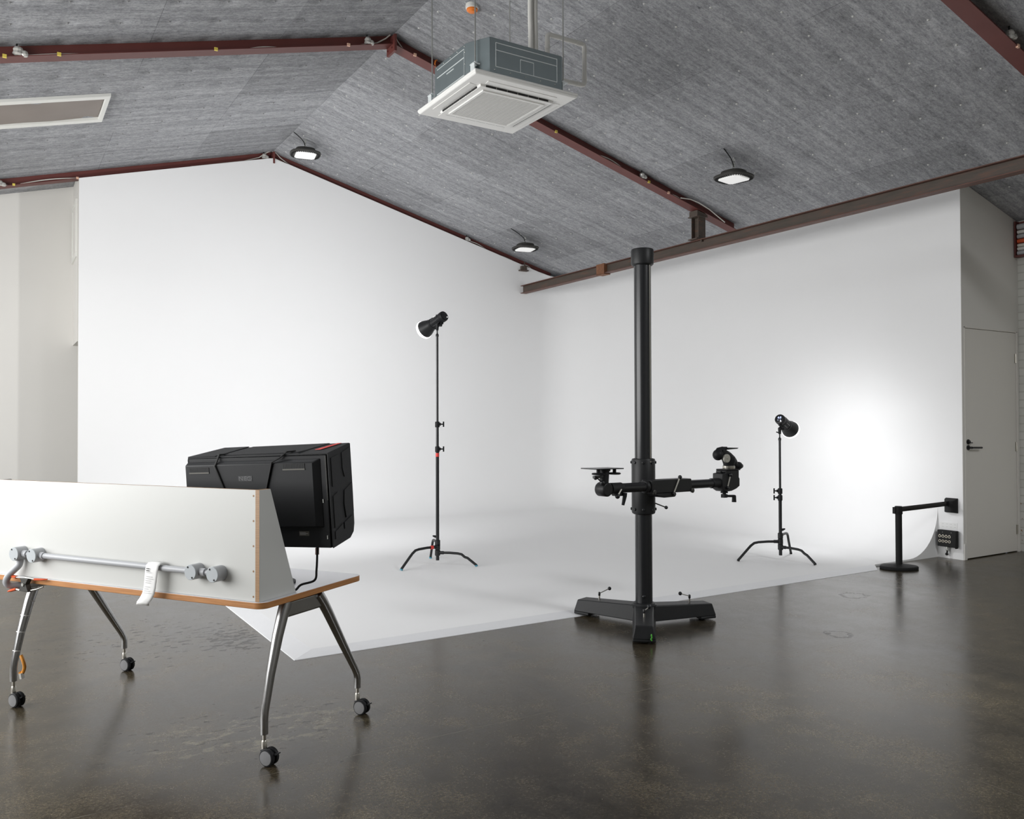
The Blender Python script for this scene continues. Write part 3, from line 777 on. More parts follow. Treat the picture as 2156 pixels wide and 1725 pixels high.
def corner_path(pts, r=.035, n=5):
    pts = [V(p) for p in pts]; out = [pts[0]]
    for a, c, d in zip(pts, pts[1:], pts[2:]):
        u, w = (a-c).normalized(), (d-c).normalized()
        for i in range(n+1):
            tt = i/n; out.append((c+u*r).lerp(c, tt).lerp(c.lerp(c+w*r, tt), tt))
    out.append(pts[-1]); return out
pp = [(3.925, 5.75, 4.30), (3.925, 5.75, 4.668), (4.31, 5.75, 4.668), (4.31, 5.75, 4.315), (3.83, 5.75, 4.30)]
b.sweep(corner_path(pp, .03), .0195, 14); b.build('pipe_run', 'pvc', t)
for p, q in (((3.925, 5.75, 4.54), (3.925, 5.75, 4.60)), ((4.22, 5.75, 4.668), (4.265, 5.75, 4.668)), ((4.31, 5.75, 4.60), (4.31, 5.75, 4.63)), ((4.31, 5.75, 4.36), (4.31, 5.75, 4.39)), ((4.22, 5.75, 4.312), (4.26, 5.75, 4.313))):
    b = MB(); b.cyl(p, q, .0215, 14); b.build('coupling', 'pvc', t)
b = MB(); b.cyl((3.99, 5.75, 4.306), (4.05, 5.75, 4.308), .026, 12); b.cyl((4.02, 5.75, 4.31), (4.02, 5.75, 4.35), .012, 10); b.build('valve', 'bluevalve', t)

t = thing('alarm_siren', (3.602, 6.466, 5.129), 'round white ceiling alarm with an orange lens at the top of the photo', 'alarm')
p = V((3.602, 6.466, roof(3.602))); n = V((0, 0, -1))
b = MB(); b.lathe([(.058, -.01), (.060, .012), (.058, .026), (.050, .032)], p, n, 28); b.build('base', 'pvc', t)
b = MB(); b.lathe([(.050, .031), (.050, .044), (.036, .052), (.034, .058), (.020, .062)], p, n, 28); b.build('lens', 'orange', t)

# ---------------------------------------------------------------- table with screen
TO = V((.929, 3.463, 0)); TA = V((.5547, -.8320, 0)).normalized(); TBv = V((-TA.y, TA.x, 0)); 
TT = Matrix(((TA.x, TBv.x, 0, TO.x), (TA.y, TBv.y, 0, TO.y), (0, 0, 1, 0), (0, 0, 0, 1)))
def TP(a, bb, z): return TT @ V((a, bb, z))
ZT = .675; A0, A1, B1 = -1.68, .012, .715
ang = math.atan2(TA.y, TA.x)
cen = TP((A0+A1)/2, B1/2, 0)
t = thing('folding_table', (cen.x, cen.y, 0), 'long white table with a beech edge on four castored metal legs', 'table', ang)
b = MB(TT)
cr = .045; pl = []
for cx, cy, s in ((A1-cr, cr, -90), (A1-cr, B1-cr, 0), (A0+cr, B1-cr, 90), (A0+cr, cr, 180)):
    for i in range(7): a = math.radians(s+90*i/6); pl.append((cx+cr*math.cos(a), cy+cr*math.sin(a)))
fs = b.prism([(x, y, ZT-.027) for x, y in pl], (0, 0, .027), 1)
fs[0].material_index = 1; fs[1].material_index = 0
b.build('tabletop', ['tablewhite', 'beech'], t, bevel=.0025)
def caster(leg, a, bb):
    r = .036; wz = r; wa = a+.026
    b = MB(TT)
    b.cyl((a, bb, .072), (a, bb, .135), .0075, 12, 1); b.lathe([(.0115, 0), (.0115, .03), (.009, .034)], (a, bb, .066), (0, 0, 1), 14, 1)
    b.prism([(a-.010, bb-.012, .060), (a+.03, bb-.012, .068), (a+.052, bb-.012, .050), (a+.03, bb-.012, .036), (a-.004, bb-.012, .045)], (0, .024, 0), 0)
    for s in (-1, 1):
        ys = bb+s*.006
        b.lathe([(r*.84, 0), (r*.97, .001), (r, .004), (r, .013), (r*.93, .016), (r*.86, .0165)], (wa, ys, wz), (0, s, 0), 28, 0)
        b.lathe([(r*.82, .0162), (r*.80, .0188), (r*.30, .0205)], (wa, ys, wz), (0, s, 0), 28, 2)
    b.prism([(wa+.025, bb-.010, .052), (wa+.050, bb-.010, .060), (wa+.052, bb-.010, .056), (wa+.03, bb-.010, .044)], (0, .02, 0), 0)
    b.build('caster', ['blackplastic', 'steel', 'wheelgrey'], leg)
def table_leg(a, pts):
    b = MB(TT)
    P = [V((a, y, z)) for y, z in pts]
    Q = []
    n = len(P)
    ds = [0]
    for i in range(1, n): ds.append(ds[-1]+(P[i]-P[i-1]).length)
    rr = []
    for i, p in enumerate(P):
        Q.append(p); rr.append(.0265-.0105*min(1, ds[i]/(ds[-1]*.86)))
    b.sweep(Q, rr, 18, 0, ell=1.15, up=TA); 
    lg = b.build('leg', 'chrome', t)
    caster(lg, a, pts[-1][0]); return lg
nearp = lambda s=0: [(.180, .645), (.160, .60), (.126, .51), (.081, .362), (.056, .255), (.047, .215), (.044, .185), (.044, .125)]
farp = [(.392, .645), (.43, .60), (.469, .545), (.586, .368), (.685, .222), (.700, .195), (.706, .172), (.706, .125)]
legs = []
for a in (-.016, -1.652):
    sh = .045 if a < -1 else 0; l1 = table_leg(a, [(y+sh, z) for y, z in nearp()]); l2 = table_leg(a, [(y+sh, z) for y, z in farp])
    legs += [l1, l2]
    b = MB(TT)
    b.hexa([(a-.016, .145+sh, .578), (a+.012, .145+sh, .578), (a+.012, .435+sh, .575), (a-.016, .435+sh, .575)], [(a-.016, .17+sh, .646), (a+.012, .17+sh, .646), (a+.012, .40+sh, .646), (a-.016, .40+sh, .646)])
    b.build('leg_header', 'chrome', t, bevel=.008, seg=3)
b = MB(TT); b.box(-1.62, -.045, .27, .31, .60, .646); b.build('under_rail', 'gunmetal', t, bevel=.003)
lg = legs[2]
for y, z in ((.195, .575), (.174, .51), (.150, .44), (.126, .362), (.105, .272)):
    i = 0; b = MB(TT); a = -1.652; k = .0265-.0105*(.645-z)/.45
    d = V((0, .3, 1)).normalized()
    d = V((0, .26, .96)); k -= .0012; q = V((a, y, z)); b.sweep([q-d*.002, q+d*.002], k+.002, 18, ell=1.15, up=TA); b.ball((a+k*.55, y-k*.85, z), .005, 8)
    b.build('cable_tie', 'paper', lg)
b = MB(TT @ Matrix.Translation((-.055, .036, 0))); a = -1.632
b.curve([(a+.005, .112, .235), (a+.022, .115, .20), (a+.024, .118, .17), (a+.010, .114, .14), (a+.0, .11, .15)], .0085, 8, 0); b.sweep([(a+.010, .11, .145), (a+.016, .112, .118)], .012, 8, 1)
tag(b.build('orange_cable', ['amber', 'plastic']), 'short orange cable loop with clear plug tucked behind the left table leg', 'cable')

# laminate screen standing on the table
t = thing('desk_screen', TP(-.8, .02, ZT), 'white laminate desk screen with plywood edges standing on the table', 'screen', ang)
def paint_edges(b, fs, test):
    for f in fs:
        f.normal_update()
        if test(f): f.material_index = 1
b = MB(TT); fs = b.box(A0+.02, -.036, .012, .030, ZT+.0005, 1.138)
for f in fs:
    if all((TT.inverted() @ v.co).z > 1.137 for v in f.verts): f.material_index = 1
fp = b.build('front_panel', ['laminate', 'ply'], t, bevel=.0008)
b = MB(TT); fs = b.prism([(-.036, .011, ZT+.0005), (-.036, .243, ZT+.0005), (-.036, .078, 1.1385), (-.036, .011, 1.1385)], (.022, 0, 0))
for f in fs:
    lc = [TT.inverted() @ v.co for v in f.verts]
    if all(c.y < .012 for c in lc) or all(c.z > 1.137 for c in lc) : f.material_index = 1
b.build('side_panel', ['laminate', 'ply'], t, bevel=.0008)
b = MB(TT); b.prism([(A0+.0, .011, ZT+.0005), (A0+.0, .243, ZT+.0005), (A0+.0, .078, 1.1385), (A0+.0, .011, 1.1385)], (.02, 0, 0)); b.build('side_panel', 'laminate', t, bevel=.0008)
for z in (1.113, 1.009, .905, .801, .696):
    b = MB(TT); b.lathe([(.0046, 0), (.0040, .0012)], (-.0465, .0122, z), (0, -1, 0), 10); b.build('screw_cap', 'ply', fp)

# surface wiring on the screen
t = thing('conduit_run', TP(-.85, 0, .75), 'grey conduit with four round junction boxes across the front of the desk screen', 'conduit', ang)
boxes = [(-1.468, .790), (-1.343, .789), (-.341, .784), (-.219, .783)]
for a, z in boxes:
    b = MB(TT); b.lathe([(.033, 0), (.0325, .05)], (a, .0115, z), (0, -1, 0), 32); jb = b.build('junction_box', 'grey', t)
    b = MB(TT); b.lathe([(.0325, .0505), (.0325, .053), (.031, .0545)], (a, .0115, z), (0, -1, 0), 32); b.build('lid', 'greylid', jb)
    for s in (-1, 1):
        b = MB(TT); b.lathe([(.0042, 0), (.0042, .001)], (a-s*.012, .0115-.0548, z+s*.0215), (0, -1, 0), 8); b.build('lid_screw', 'dark', jb)
for i, j in ((0, 1), (1, 2), (2, 3)):
    (a0, z0), (a1, z1) = boxes[i], boxes[j]; y = -.012
    b = MB(TT); b.cyl((a0+.03, y, z0), (a1-.03, y, z1), .0135 if i == 1 else .0115, 16)
    b.cyl((a0+.028, y, z0), (a0+.058 if i != 1 else a0+.052, y, z0), .017, 16); b.cyl((a1-.045, y, z1), (a1-.028, y, z1), .016, 16)
    b.build('conduit_length', 'grey', t)
b = MB(TT)
b.curve([(-1.466, -.010, .762), (-1.468, -.014, .735), (-1.482, -.025, .715), (-1.505, -.036, .690), (-1.522, -.040, .66), (-1.524, -.030, .638), (-1.512, -.005, .630), (-1.48, .05, .628), (-1.45, .12, .63)],
        .0158, 14)
b.build('flexible_hose', 'grey', t)

# printed paper slip looped over the conduit
b = MB(TT); g = []
spine = [(.000, .772), (-.0165, .788), (-.028, .800), (-.012+.0, .8035), (-.030, .792), (-.034, .76), (-.036, .72), (-.040, .68), (-.044, .655), (-.034, .640), (-.046, .625)]
spine = [(-.004, .806), (-.022, .806), (-.034, .796), (-.038, .77), (-.040, .735), (-.043, .70), (-.046, .675), (-.052, .655), (-.060, .640), (-.056, .626)]
for i, (y, z) in enumerate(spine):
    f = i/(len(spine)-1); wL = -.603-.012*f-.030*max(0, f-.6)*2; wR = -.524-.026*f-.02*max(0, f-.65)*2
    g.append([b._v((wL+(wR-wL)*j/6, y-.010*math.sin(j/6*PI)*f*f, z+.004*math.sin(j/6*3))) for j in range(7)])
for a, c in zip(g, g[1:]):
    for j in range(6): b.bm.faces.new([a[j], a[j+1], c[j+1], c[j]])
# faint illegible lines of print
for k in range(13):
    z = .785-k*.0088; ln = random.uniform(.45, .92)
    if k in (3, 8): continue
    f = (.80-z)/.18; wL = -.603-.012*f; wR = -.527-.026*f
    y = -.0405-(.80-z)*.04-.0105*f*f
    x0 = wL+.008; x1 = x0+(wR-wL-.014)*(ln if k > 1 else .3)
    b.prism([(x0, y-.0012, z), (x1, y-.0012, z), (x1, y-.0012, z-(.0015 if k > 1 else .004)), (x0, y-.0012, z-(.0015 if k > 1 else .004))], (0, .0006, 0), 1 if k > 1 else 2)
o = b.build('paper_slip', ['paper', 'ink', 'darkink'], smooth=60)
md = o.modifiers.new('thick', 'SOLIDIFY'); md.thickness = .0006
tag(o, 'printed white paper slip hung over the grey conduit on the desk screen', 'paper slip')

# orange-tipped spring clamp on the table edge
t = thing('spring_clamp', TP(-1.39, -.03, .66), 'steel spring clamp with orange grips on the front table edge', 'clamp', ang)
def lv(y): return y
b = MB(TT); y = -.030
b.prism([(-1.425, y-.012, .6795), (-1.365, y-.012, .6795), (-1.385, y-.012, .648), (-1.41, y-.012, .648)], (0, .024, 0)); b.prism([(-1.412, y-.013, .650), (-1.382, y-.013, .650), (-1.362, y-.013, .616), (-1.43, y-.013, .618)], (0, .026, 0))
b.build('clamp_cheek', 'gunmetal', t, bevel=.002)
b = MB(TT); b.sweep([(-1.465, y, .679), (-1.44, y, .679), (-1.40, y, .682), (-1.36, y, .681), (-1.335, y, .678)], [.007, .008, .009, .008, .006], 8, ell=.5); b.sweep([(-1.465, y, .622), (-1.43, y, .618), (-1.385, y, .617), (-1.34, y+.02, .628), (-1.32, y+.035, .637)], [.007, .008, .009, .007, .006], 8, ell=.6); b.build('clamp_arm', 'zinc', t)
b = MB(TT); b.cyl((-1.397, y-.018, .650), (-1.397, y+.018, .650), .008, 12); b.build('pivot', 'zinc', t)
for pts, rr in (([(-1.525, y, .684), (-1.50, y, .682), (-1.462, y, .678)], [.004, .0085, .0095]), ([(-1.335, y, .677), (-1.30, y+.01, .677), (-1.27, y+.018, .6795)], [.008, .0075, .003]), ([(-1.522, y, .606), (-1.50, y, .612), (-1.462, y, .622)], [.005, .0095, .0095])):
    b = MB(TT); b.sweep(pts, rr, 10, ell=.75); b.build('orange_grip', 'orangegrip', t)

# ---------------------------------------------------------------- monitor with hood
mc = V((1.0028, 3.8036, 1.0598)); mR = V((.582, -.813, .041)).normalized(); mN = V((.811, .583, .044)); mN = (mN-mR*mN.dot(mR)).normalized(); mU = mN.cross(mR)*-1
if mU.z < 0: mU = -mU
MT = Matrix(((mR.x, mN.x, mU.x, mc.x), (mR.y, mN.y, mU.y, mc.y), (mR.z, mN.z, mU.z, mc.z), (0, 0, 0, 1)))
w, h = .774, .4055
def fx(f): return -w/2+w*f
def fz(f): return h/2-h*f
stand_xy = MT @ V((-.02, .09, 0))
t = thing('monitor', (stand_xy.x, stand_xy.y, ZT), 'large black monitor seen from behind, raised above the white table', 'monitor')
b = MB(MT); b.box(-w/2, w/2, .0, .045, -h/2, h/2); b.build('bezel', 'blackplastic', t, bevel=.004)
b = MB(MT)
b.hexa([(fx(.0)+.004, 0, fz(.78)), (fx(.965), 0, fz(.78)), (fx(.965), 0, fz(.035)), (fx(.0)+.004, 0, fz(.035))], [(fx(.0)+.006, -.022, fz(.765)), (fx(.925), -.022, fz(.765)), (fx(.925), -.022, fz(.072)), (fx(.0)+.006, -.022, fz(.072))])
b.build('rear_housing', 'blackplastic', t, bevel=.004)
for f0, f1, g0, g1 in ((.04, .19, .10, .165), (.724, .876, .085, .150)):
    b = MB(MT); b.box(fx(f0), fx(f1), -.0235, -.0215, fz(g1), fz(g0), 0)
    for k in range(14):
        x = fx(f0)+(fx(f1)-fx(f0))*(k+.5)/14; b.box(x-.0015, x+.0015, -.0240, -.0225, fz(g1), fz(g0), 1)
    b.box(fx(f0), fx(f1), -.0250, -.0215, fz(g1)-.001, fz(g1)+.005, 2)
    b.build('vent', ['dark', 'blackplastic', 'vent'], t, smooth=0)
b = MB(MT); b.box(fx(.405), fx(.505), -.0232, -.0215, fz(.265), fz(.205), 1)
b.text('NEC', .026, .0008, 0, Matrix.Translation((fx(.455), -.0236, fz(.236))) @ Matrix.Rotation(PI/2, 4, 'X') @ Matrix.Diagonal((1.35, 1, 1, 1)))
b.build('maker_badge', ['logo', 'logoplate'], t, smooth=0)
b = MB(MT); b.box(fx(.79), fx(.858), -.0006, .001, fz(.872), fz(.822))
for k in range(3): b.box(fx(.795), fx(.795+.04+.015*(k % 2)), -.0010, .0, fz(.838+k*.011), fz(.834+k*.011), 1)
b.build('rating_label', ['vent', 'ink'], t, smooth=0)['label'] = 'pale rating label'
for f, g in ((.966, .11), (.981, .485), (.996, .875)):
    b = MB(MT); b.box(fx(f)-.012, fx(f)-.008, -.004, .001, fz(g)-.012, fz(g)+.004); b.build('bracket_screw', 'zinc', t)
b = MB(MT)
for k in range(40): b.box(w/2-.004, w/2+.001, -.003, .0, fz(.02+k*.012), fz(.02+k*.012)+.003)
b.build('toothed_strip', 'gunmetal', t, smooth=0)
b = MB(); p0 = MT @ V((-.02, .045, -.03)); p1 = V((p0.x+mN.x*.05, p0.y+mN.y*.05, ZT+.01))
b.sweep([p0, p0+V((mN.x*.04, mN.y*.04, -.02)), p1], .035, 14, ell=.6); b.build('stand_neck', 'blackplastic', t)
b = MB(); b.lathe([(.13, 0), (.13, .008), (.11, .014)], (p1.x, p1.y, ZT+.0005), (0, 0, 1), 32); b.build('stand_base', 'blackplastic', t)

hd = .24
t = thing('monitor_hood', (MT @ V((0, hd/2, h/2))), 'folding black fabric hood strapped over the monitor', 'monitor hood')
zf = h/2+.030; xr = w/2-.036
TLb, TRb, TRf, TLf = V((-w/2+.004, .0, h/2+.0005)), V((w/2+.012, .0, h/2+.0015)), V((xr+.0, hd, zf)), V((-w/2+.012, hd, zf-.004))
b = MB(MT); b.hexa([TLb, TRb, TRf, TLf], [p+V((0, 0, .006)) for p in (TLb, TRb, TRf, TLf)])
def on_top(u, v, d=.007): return TLb.lerp(TRb, u).lerp(TLf.lerp(TRf, u), v)+V((0, 0, d))
for u0, v0, u1, v1 in ((.30, .12, .70, .95), (.70, .12, .30, .95)):
    p, q = on_top(u0, v0, .006), on_top(u1, v1, .006); s = V((.016, 0, 0)); b.hexa([p-s, p+s, q+s, q-s], [p-s+V((.004, 0, .003)), p+s+V((-.004, 0, .003)), q+s+V((-.004, 0, .003)), q-s+V((.004, 0, .003))])
for u in (.22, .80):
    b.sweep([on_top(u, .02), on_top(u+.02*(1 if u > .5 else -1), .98)], .003, 6)
b.hexa([on_top(.0, 0), on_top(.21, 0), on_top(.21, 1), on_top(.0, 1)], [on_top(.0, 0, .010), on_top(.21, 0, .010), on_top(.21, 1, .010), on_top(.0, 1, .010)])
b.hexa([on_top(.25, .10), on_top(.78, .10), on_top(.86, .97), on_top(.25, .97)], [on_top(.25, .10, .0095), on_top(.78, .10, .0095), on_top(.86, .97, .0095), on_top(.25, .97, .0095)])
b.build('top_panel', 'fabric', t, bevel=.001)
b = MB(MT); p = [on_top(.865, .30, .009), on_top(.905, .30, .009), on_top(.955, .92, .009), on_top(.925, .92, .009)]
b.hexa(p, [q+V((0, 0, .0012)) for q in p]); b.build('red_tab', 'red', t)
b = MB(MT)
BRb = V((w/2+.014, .0, -h/2)); x2 = xr+.004
S_ = [TRb+V((0, 0, .004)), TRf+V((.004, 0, .004)), V((x2, hd, -.0)), V((x2-.002, hd, -h/2+.07)), V((x2+.0, hd-.012, -h/2+.035)), V((x2+.006, hd-.05, -h/2+.012)), BRb]
b.prism(S_, (-.006, 0, 0))
def on_side(u, v, d=.003):
    a = TRb.lerp(BRb, v); c = (TRf+V((.004, 0, .004))).lerp(V((x2, hd, -h/2+.02)), v); return a.lerp(c, u)+V((d, 0, 0))
def emb(us):
    q = [on_side(u, v, .0) for u, v in us]; b.prism(q, (.0045, .001, 0))
emb([(.08, .05), (.42, .05), (.40, .26), (.30, .33), (.08, .36)]); emb([(.55, .05), (.95, .03), (.95, .30), (.62, .32), (.55, .22)])
emb([(.08, .46), (.28, .44), (.36, .52), (.42, .75), (.08, .80)]); emb([(.58, .46), (.95, .42), (.95, .74), (.60, .76), (.54, .60)])
emb([(.08, .84), (.44, .80), (.44, .87), (.08, .92)]); emb([(.5, .80), (.9, .77), (.88, .84), (.5, .87)])
b.build('side_panel', 'fabric', t, bevel=.001)
b = MB(MT); b.prism([TLb, TLf, V((-w/2+.02, hd, -h/2+.05)), V((-w/2, 0, -h/2))], (.006, 0, 0)); b.build('side_panel', 'fabric', t)
for pts in ([(fx(.255), .05, h/2+.014), (fx(.247), .0, h/2+.016), (fx(.243), -.012, h/2-.01), (fx(.238), -.027, fz(.09)), (fx(.255), -.0265, fz(.16)), (fx(.30), -.026, fz(.36)), (fx(.33), -.026, fz(.5))],
            [(fx(.745), .05, h/2+.018), (fx(.735), .0, h/2+.018), (fx(.70), -.012, h/2-.006), (fx(.655), -.027, fz(.06)), (fx(.638), -.0265, fz(.16)), (fx(.60), -.026, fz(.38)), (fx(.575), -.026, fz(.55))]):
    b = MB(MT); b.sweep(pts, .006, 8, ell=.6); b.build('strap', 'matteblack', t)

b = MB()
q0 = MT @ V((fx(.895), .012, -h/2+.002))
def tw(a, bb, z): return TP(a, bb, z)
e = [q0, q0+V((0, 0, -.03)), q0+V((-.003, 0, -.10)), q0+V((-.012, .0, -.145)), tw(.0, .262, .705), tw(-.012, .246, .688), tw(-.028, .25, .6815), tw(-.08, .26, .681)]
b.curve(e, .005, 10)
o = b.build('power_cable', 'matteblack'); tag(o, 'black power cable drooping from the monitor underside to the tabletop', 'cable')
b = MB(); b.box(q0.x-.008, q0.x+.008, q0.y-.002, q0.y+.002, q0.z-.034, q0.z-.004); b.build('pink_tag', 'pink', o)['label'] = 'pink paper tag'

# ---------------------------------------------------------------- studio camera stand
C0 = V((3.857, 4.48, 0))
t = thing('camera_stand', C0, 'tall black studio column stand on a three-legged cast base', 'camera stand')
dirs = [V((-.652, -.758, 0)), V((.982, -.187, 0)), V((-.330, .944, 0))]
for k, d in enumerate(dirs):
    n = V((-d.y, d.x, 0)); L = .545 if k else .535
    def sec(s, hw0, hw1, z0, z1): return [C0+d*s-n*hw0+V((0, 0, z0)), C0+d*s+n*hw0+V((0, 0, z0)), C0+d*s+n*hw1+V((0, 0, z1)), C0+d*s-n*hw1+V((0, 0, z1))]
    b = MB()
    A_ = sec(.03, .081, .066, .032, .140); B_ = sec(L, .074, .057, .030, .114); B_[2] = B_[2]-d*.022; B_[3] = B_[3]-d*.022; b.hexa(A_, B_); b.hexa(sec(.415, .0765, .0765, .012, .031), sec(L-.001, .0738, .0738, .012, .031))
    lg = b.build('base_leg', 'black', t, bevel=.006, seg=3)
    b = MB(); b.lathe([(.022, 0), (.022, .006), (.012, .010), (.012, .03)], C0+d*.47+V((0, 0, .0005)), (0, 0, 1), 14); b.build('levelling_foot', 'matteblack', lg)
    s0 = C0+d*(.37 if k else .33)+V((0, 0, .118)); ld = (V((.80, .05, .36)), V((-.93, .12, .30)), V((.80, -.30, .36)))[k].normalized()
    b = MB(); b.cyl(s0, s0+V((0, 0, .034)), .0062, 10); lv_ = b.build('levelling_screw', 'steel', lg)
    b = MB(); b.lathe([(.007, 0), (.0085, .004), (.0085, .022), (.005, .027)], s0+V((0, 0, .034)), (0, 0, 1), 12); hub = s0+V((0, 0, .050))
    ln = .078 if k else .045
    b.cyl(hub, hub+ld*ln, .0034, 8, 1); b.ball(hub+ld*(ln+.006), .0135, 16); b.build('ball_lever', ['blackgloss', 'steel'], lg)
b = MB(); q = C0+dirs[0]*.537; n = V((-dirs[0].y, dirs[0].x, 0)); d = dirs[0]
for s, z, r in ((.045, .060, .010), (.047, .048, .009), (.042, .036, .008), (.047, .030, .006)): b.ball(q+n*s+V((0, 0, z))+d*.0015, r, 8, 0, (.5, .5, 1))
b.build('paint_mark', 'green', t)['label'] = 'green paint mark'
b = MB(); b.lathe([(.074, .11), (.086, .122), (.086, .142), (.078, .152), (.064, .156)], C0, (0, 0, 1), 40); b.build('base_ring', 'black', t)
b = MB(); b.lathe([(.0595, .14), (.0595, 2.52)], C0, (0, 0, 1), 48); col = b.build('column', 'blackgloss', t)
cam = V((-C0.x, -C0.y, 0)).normalized(); side = V((-cam.y, cam.x, 0))
b = MB(); p = C0+(side*.82+cam*.58).normalized()*.0585
b.box(p.x-.004, p.x+.004, p.y-.004, p.y+.004, 1.16, 2.512); b.build('guide_rail', 'steel', col)
b = MB(); p = C0+cam*.0595; b.lathe([(.012, -.004), (.011, .006), (.006, .011)], p+V((0, 0, .205)), cam, 14); b.build('stop_button', 'blackgloss', t)
b = MB(); b.lathe([(.068, 2.508), (.077, 2.516), (.0795, 2.53), (.0795, 2.612), (.075, 2.622), (.06, 2.626)], C0, (0, 0, 1), 48); b.build('column_cap', 'black', t)
b = MB(); b.lathe([(.070, .770), (.079, .776), (.0825, .788), (.0825, 1.146), (.078, 1.155), (.066, 1.158)], C0, (0, 0, 1), 48); cl = b.build('sliding_collar', 'black', t)
for z in (.805, 1.130):
    for k in range(8):
        a = 2*PI*k/8+math.atan2(side.y, side.x); dd = V((math.cos(a), math.sin(a), 0))
        b = MB(); b.lathe([(.010, 0), (.010, .006), (.007, .009)], C0+dd*.081+V((0, 0, z)), dd, 10); b.build('bolt', 'blackgloss', cl)
b = MB(); p = C0+side*.055+cam*.062+V((0, 0, 1.136)); b.box(p.x-.014, p.x+.014, p.y-.003, p.y+.003, p.z-.003, p.z+.003); b.build('maker_plate', 'steel', cl)
b = MB(); p = C0+side*.080+V((0, 0, .845)); q = C0+side*.155+cam*.02+V((0, 0, .818)); b.cyl(p, q, .0045, 8, 1); b.ball(q, .0125, 14); b.build('lock_lever', ['blackgloss', 'gunmetal'], cl)

# crossbar on the camera side of the collar
AU = V((.9907, .136, -.017)).normalized(); AN = V((.136, -.9907, 0)).normalized()         # along the arm; toward the camera
AZ = AN.cross(AU)*-1
if AZ.z < 0: AZ = -AZ
AO = V((C0.x, C0.y, .970))+AN*.125
AT = Matrix(((AU.x, -AN.x, AZ.x, AO.x), (AU.y, -AN.y, AZ.y, AO.y), (AU.z, -AN.z, AZ.z, AO.z), (0, 0, 0, 1)))
b = MB(AT); b.cyl((-.46, 0, 0), (.70, 0, 0), .032, 28); b.build('crossbar', 'blackgloss', t)
b = MB(AT); b.box(-.105, .315, -.046, .050, -.046, .046); b.prism([(-.07, -.044, -.046), (.15, -.044, -.046), (.155, -.044, -.062), (.140, -.044, -.076), (.03, -.044, -.078), (-.045, -.044, -.066)], (0, .085, 0)); b.lathe([(.040, 0), (.044, .008), (.044, .03)], (-.140, 0, 0), (1, 0, 0), 28); b.lathe([(.037, 0), (.037, .022)], (.313, 0, 0), (1, 0, 0), 28)
cg = b.build('crossbar_carriage', 'black', t, bevel=.006)
b = MB(AT); b.cyl((.112, -.052, -.050), (.170, -.056, .056), .0055, 8, 1); b.ball((.173, -.057, .060), .0145, 14, 0); b.ball((.111, -.050, -.052), .013, 12, 0); b.build('carriage_lever', ['blackgloss', 'matsilver'], cg)
for u, z in ((-.085, -.036), (.322, -.038)):
    b = MB(AT); b.lathe([(.016, 0), (.018, .012), (.011, .018)], (u, -.040, z), (0, -1, 0), 12); b.build('carriage_knob', 'gunmetal', cg)

# left end: swivel post with camera plate
b = MB(AT); b.lathe([(.041, -.042), (.046, -.034), (.046, .034), (.041, .042)], (-.526, 0, -.002), (0, 1, 0), 36); b.cyl((-.47, 0, 0), (-.365, 0, 0), .038, 28); b.prism([(-.43, -.025, -.03), (-.355, -.025, -.03), (-.358, -.025, -.050), (-.424, -.025, -.050)], (0, .05, 0))
kn = b.build('swivel_joint', 'black', t, bevel=.003)
b = MB(AT); b.lathe([(.029, 0), (.031, .04), (.034, .09)], (-.522, 0, .038), (0, 0, 1), 24); b.lathe([(.040, 0), (.040, .014)], (-.522, 0, .116), (0, 0, 1), 24); b.build('post', 'black', kn)
b = MB(AT); b.box(-.652, -.400, -.060, .085, .129, .136); b.build('camera_plate', 'blackgloss', kn, bevel=.002)
for u in (-.598, -.448):
    b = MB(AT); b.cyl((u, -.02, .105), (u, -.02, .129), .012, 12); b.lathe([(.034, 0), (.042, .004), (.042, .009), (.036, .013)], (u, -.02, .093), (0, 0, 1), 28); b.build('plate_knob', 'blackplastic', kn)
b = MB(AT); b.hexa([(-.61, -.018, .070), (-.53, -.018, .078), (-.53, .018, .078), (-.61, .018, .070)], [(-.61, -.018, .086), (-.53, -.018, .094), (-.53, .018, .094), (-.61, .018, .086)]); b.ball((-.612, -.01, .074), .013, 12); b.cyl((-.604, -.02, .072), (-.576, -.03, .048), .0045, 8); b.ball((-.571, -.032, .043), .0165, 14); b.build('ball_lever', 'blackgloss', kn)
b = MB(AT); b.cyl((-.413, -.050, -.004), (-.456, -.060, -.040), .0055, 8, 1); b.ball((-.462, -.062, -.046), .0165, 14); b.build('ball_lever', ['blackgloss', 'matsilver'], kn)
b = MB(AT); b.sweep([(-.362, -.034, -.030), (-.365, -.036, -.052), (-.380, -.038, -.095), (-.384, -.038, -.108)], [.016, .014, .011, .010], 12); b.build('paddle_lever', 'blackplastic', kn)

# right end: lifting bracket with geared tripod head
b = MB(AT); b.cyl((.595, 0, 0), (.69, 0, 0), .037, 28)
b.prism([(.677, -.045, -.045), (.715, -.045, -.062), (.79, -.045, -.060), (.845, -.045, -.046), (.888, -.045, -.026), (.888, -.045, .030), (.878, -.045, .04), (.878, -.045, .092), (.715, -.045, .092), (.715, -.045, .074), (.677, -.045, .070)], (0, .09, 0))
b.box(.722, .890, -.05, .05, .092, .102); b.box(.870, .905, -.014, .014, .084, .094)
rh = b.build('lift_bracket', 'black', t, bevel=.004)
b = MB(AT); b.cyl((.727, -.053, -.028), (.754, -.056, .052), .005, 8, 1); b.ball((.756, -.056, .060), .015, 12); b.ball((.725, -.053, -.034), .013, 12); b.build('clamp_lever', ['blackgloss', 'matsilver'], rh)
b = MB(AT); b.cyl((.715, -.02, .076), (.664, -.03, .088), .006, 8); b.build('side_lever', 'blackgloss', rh)
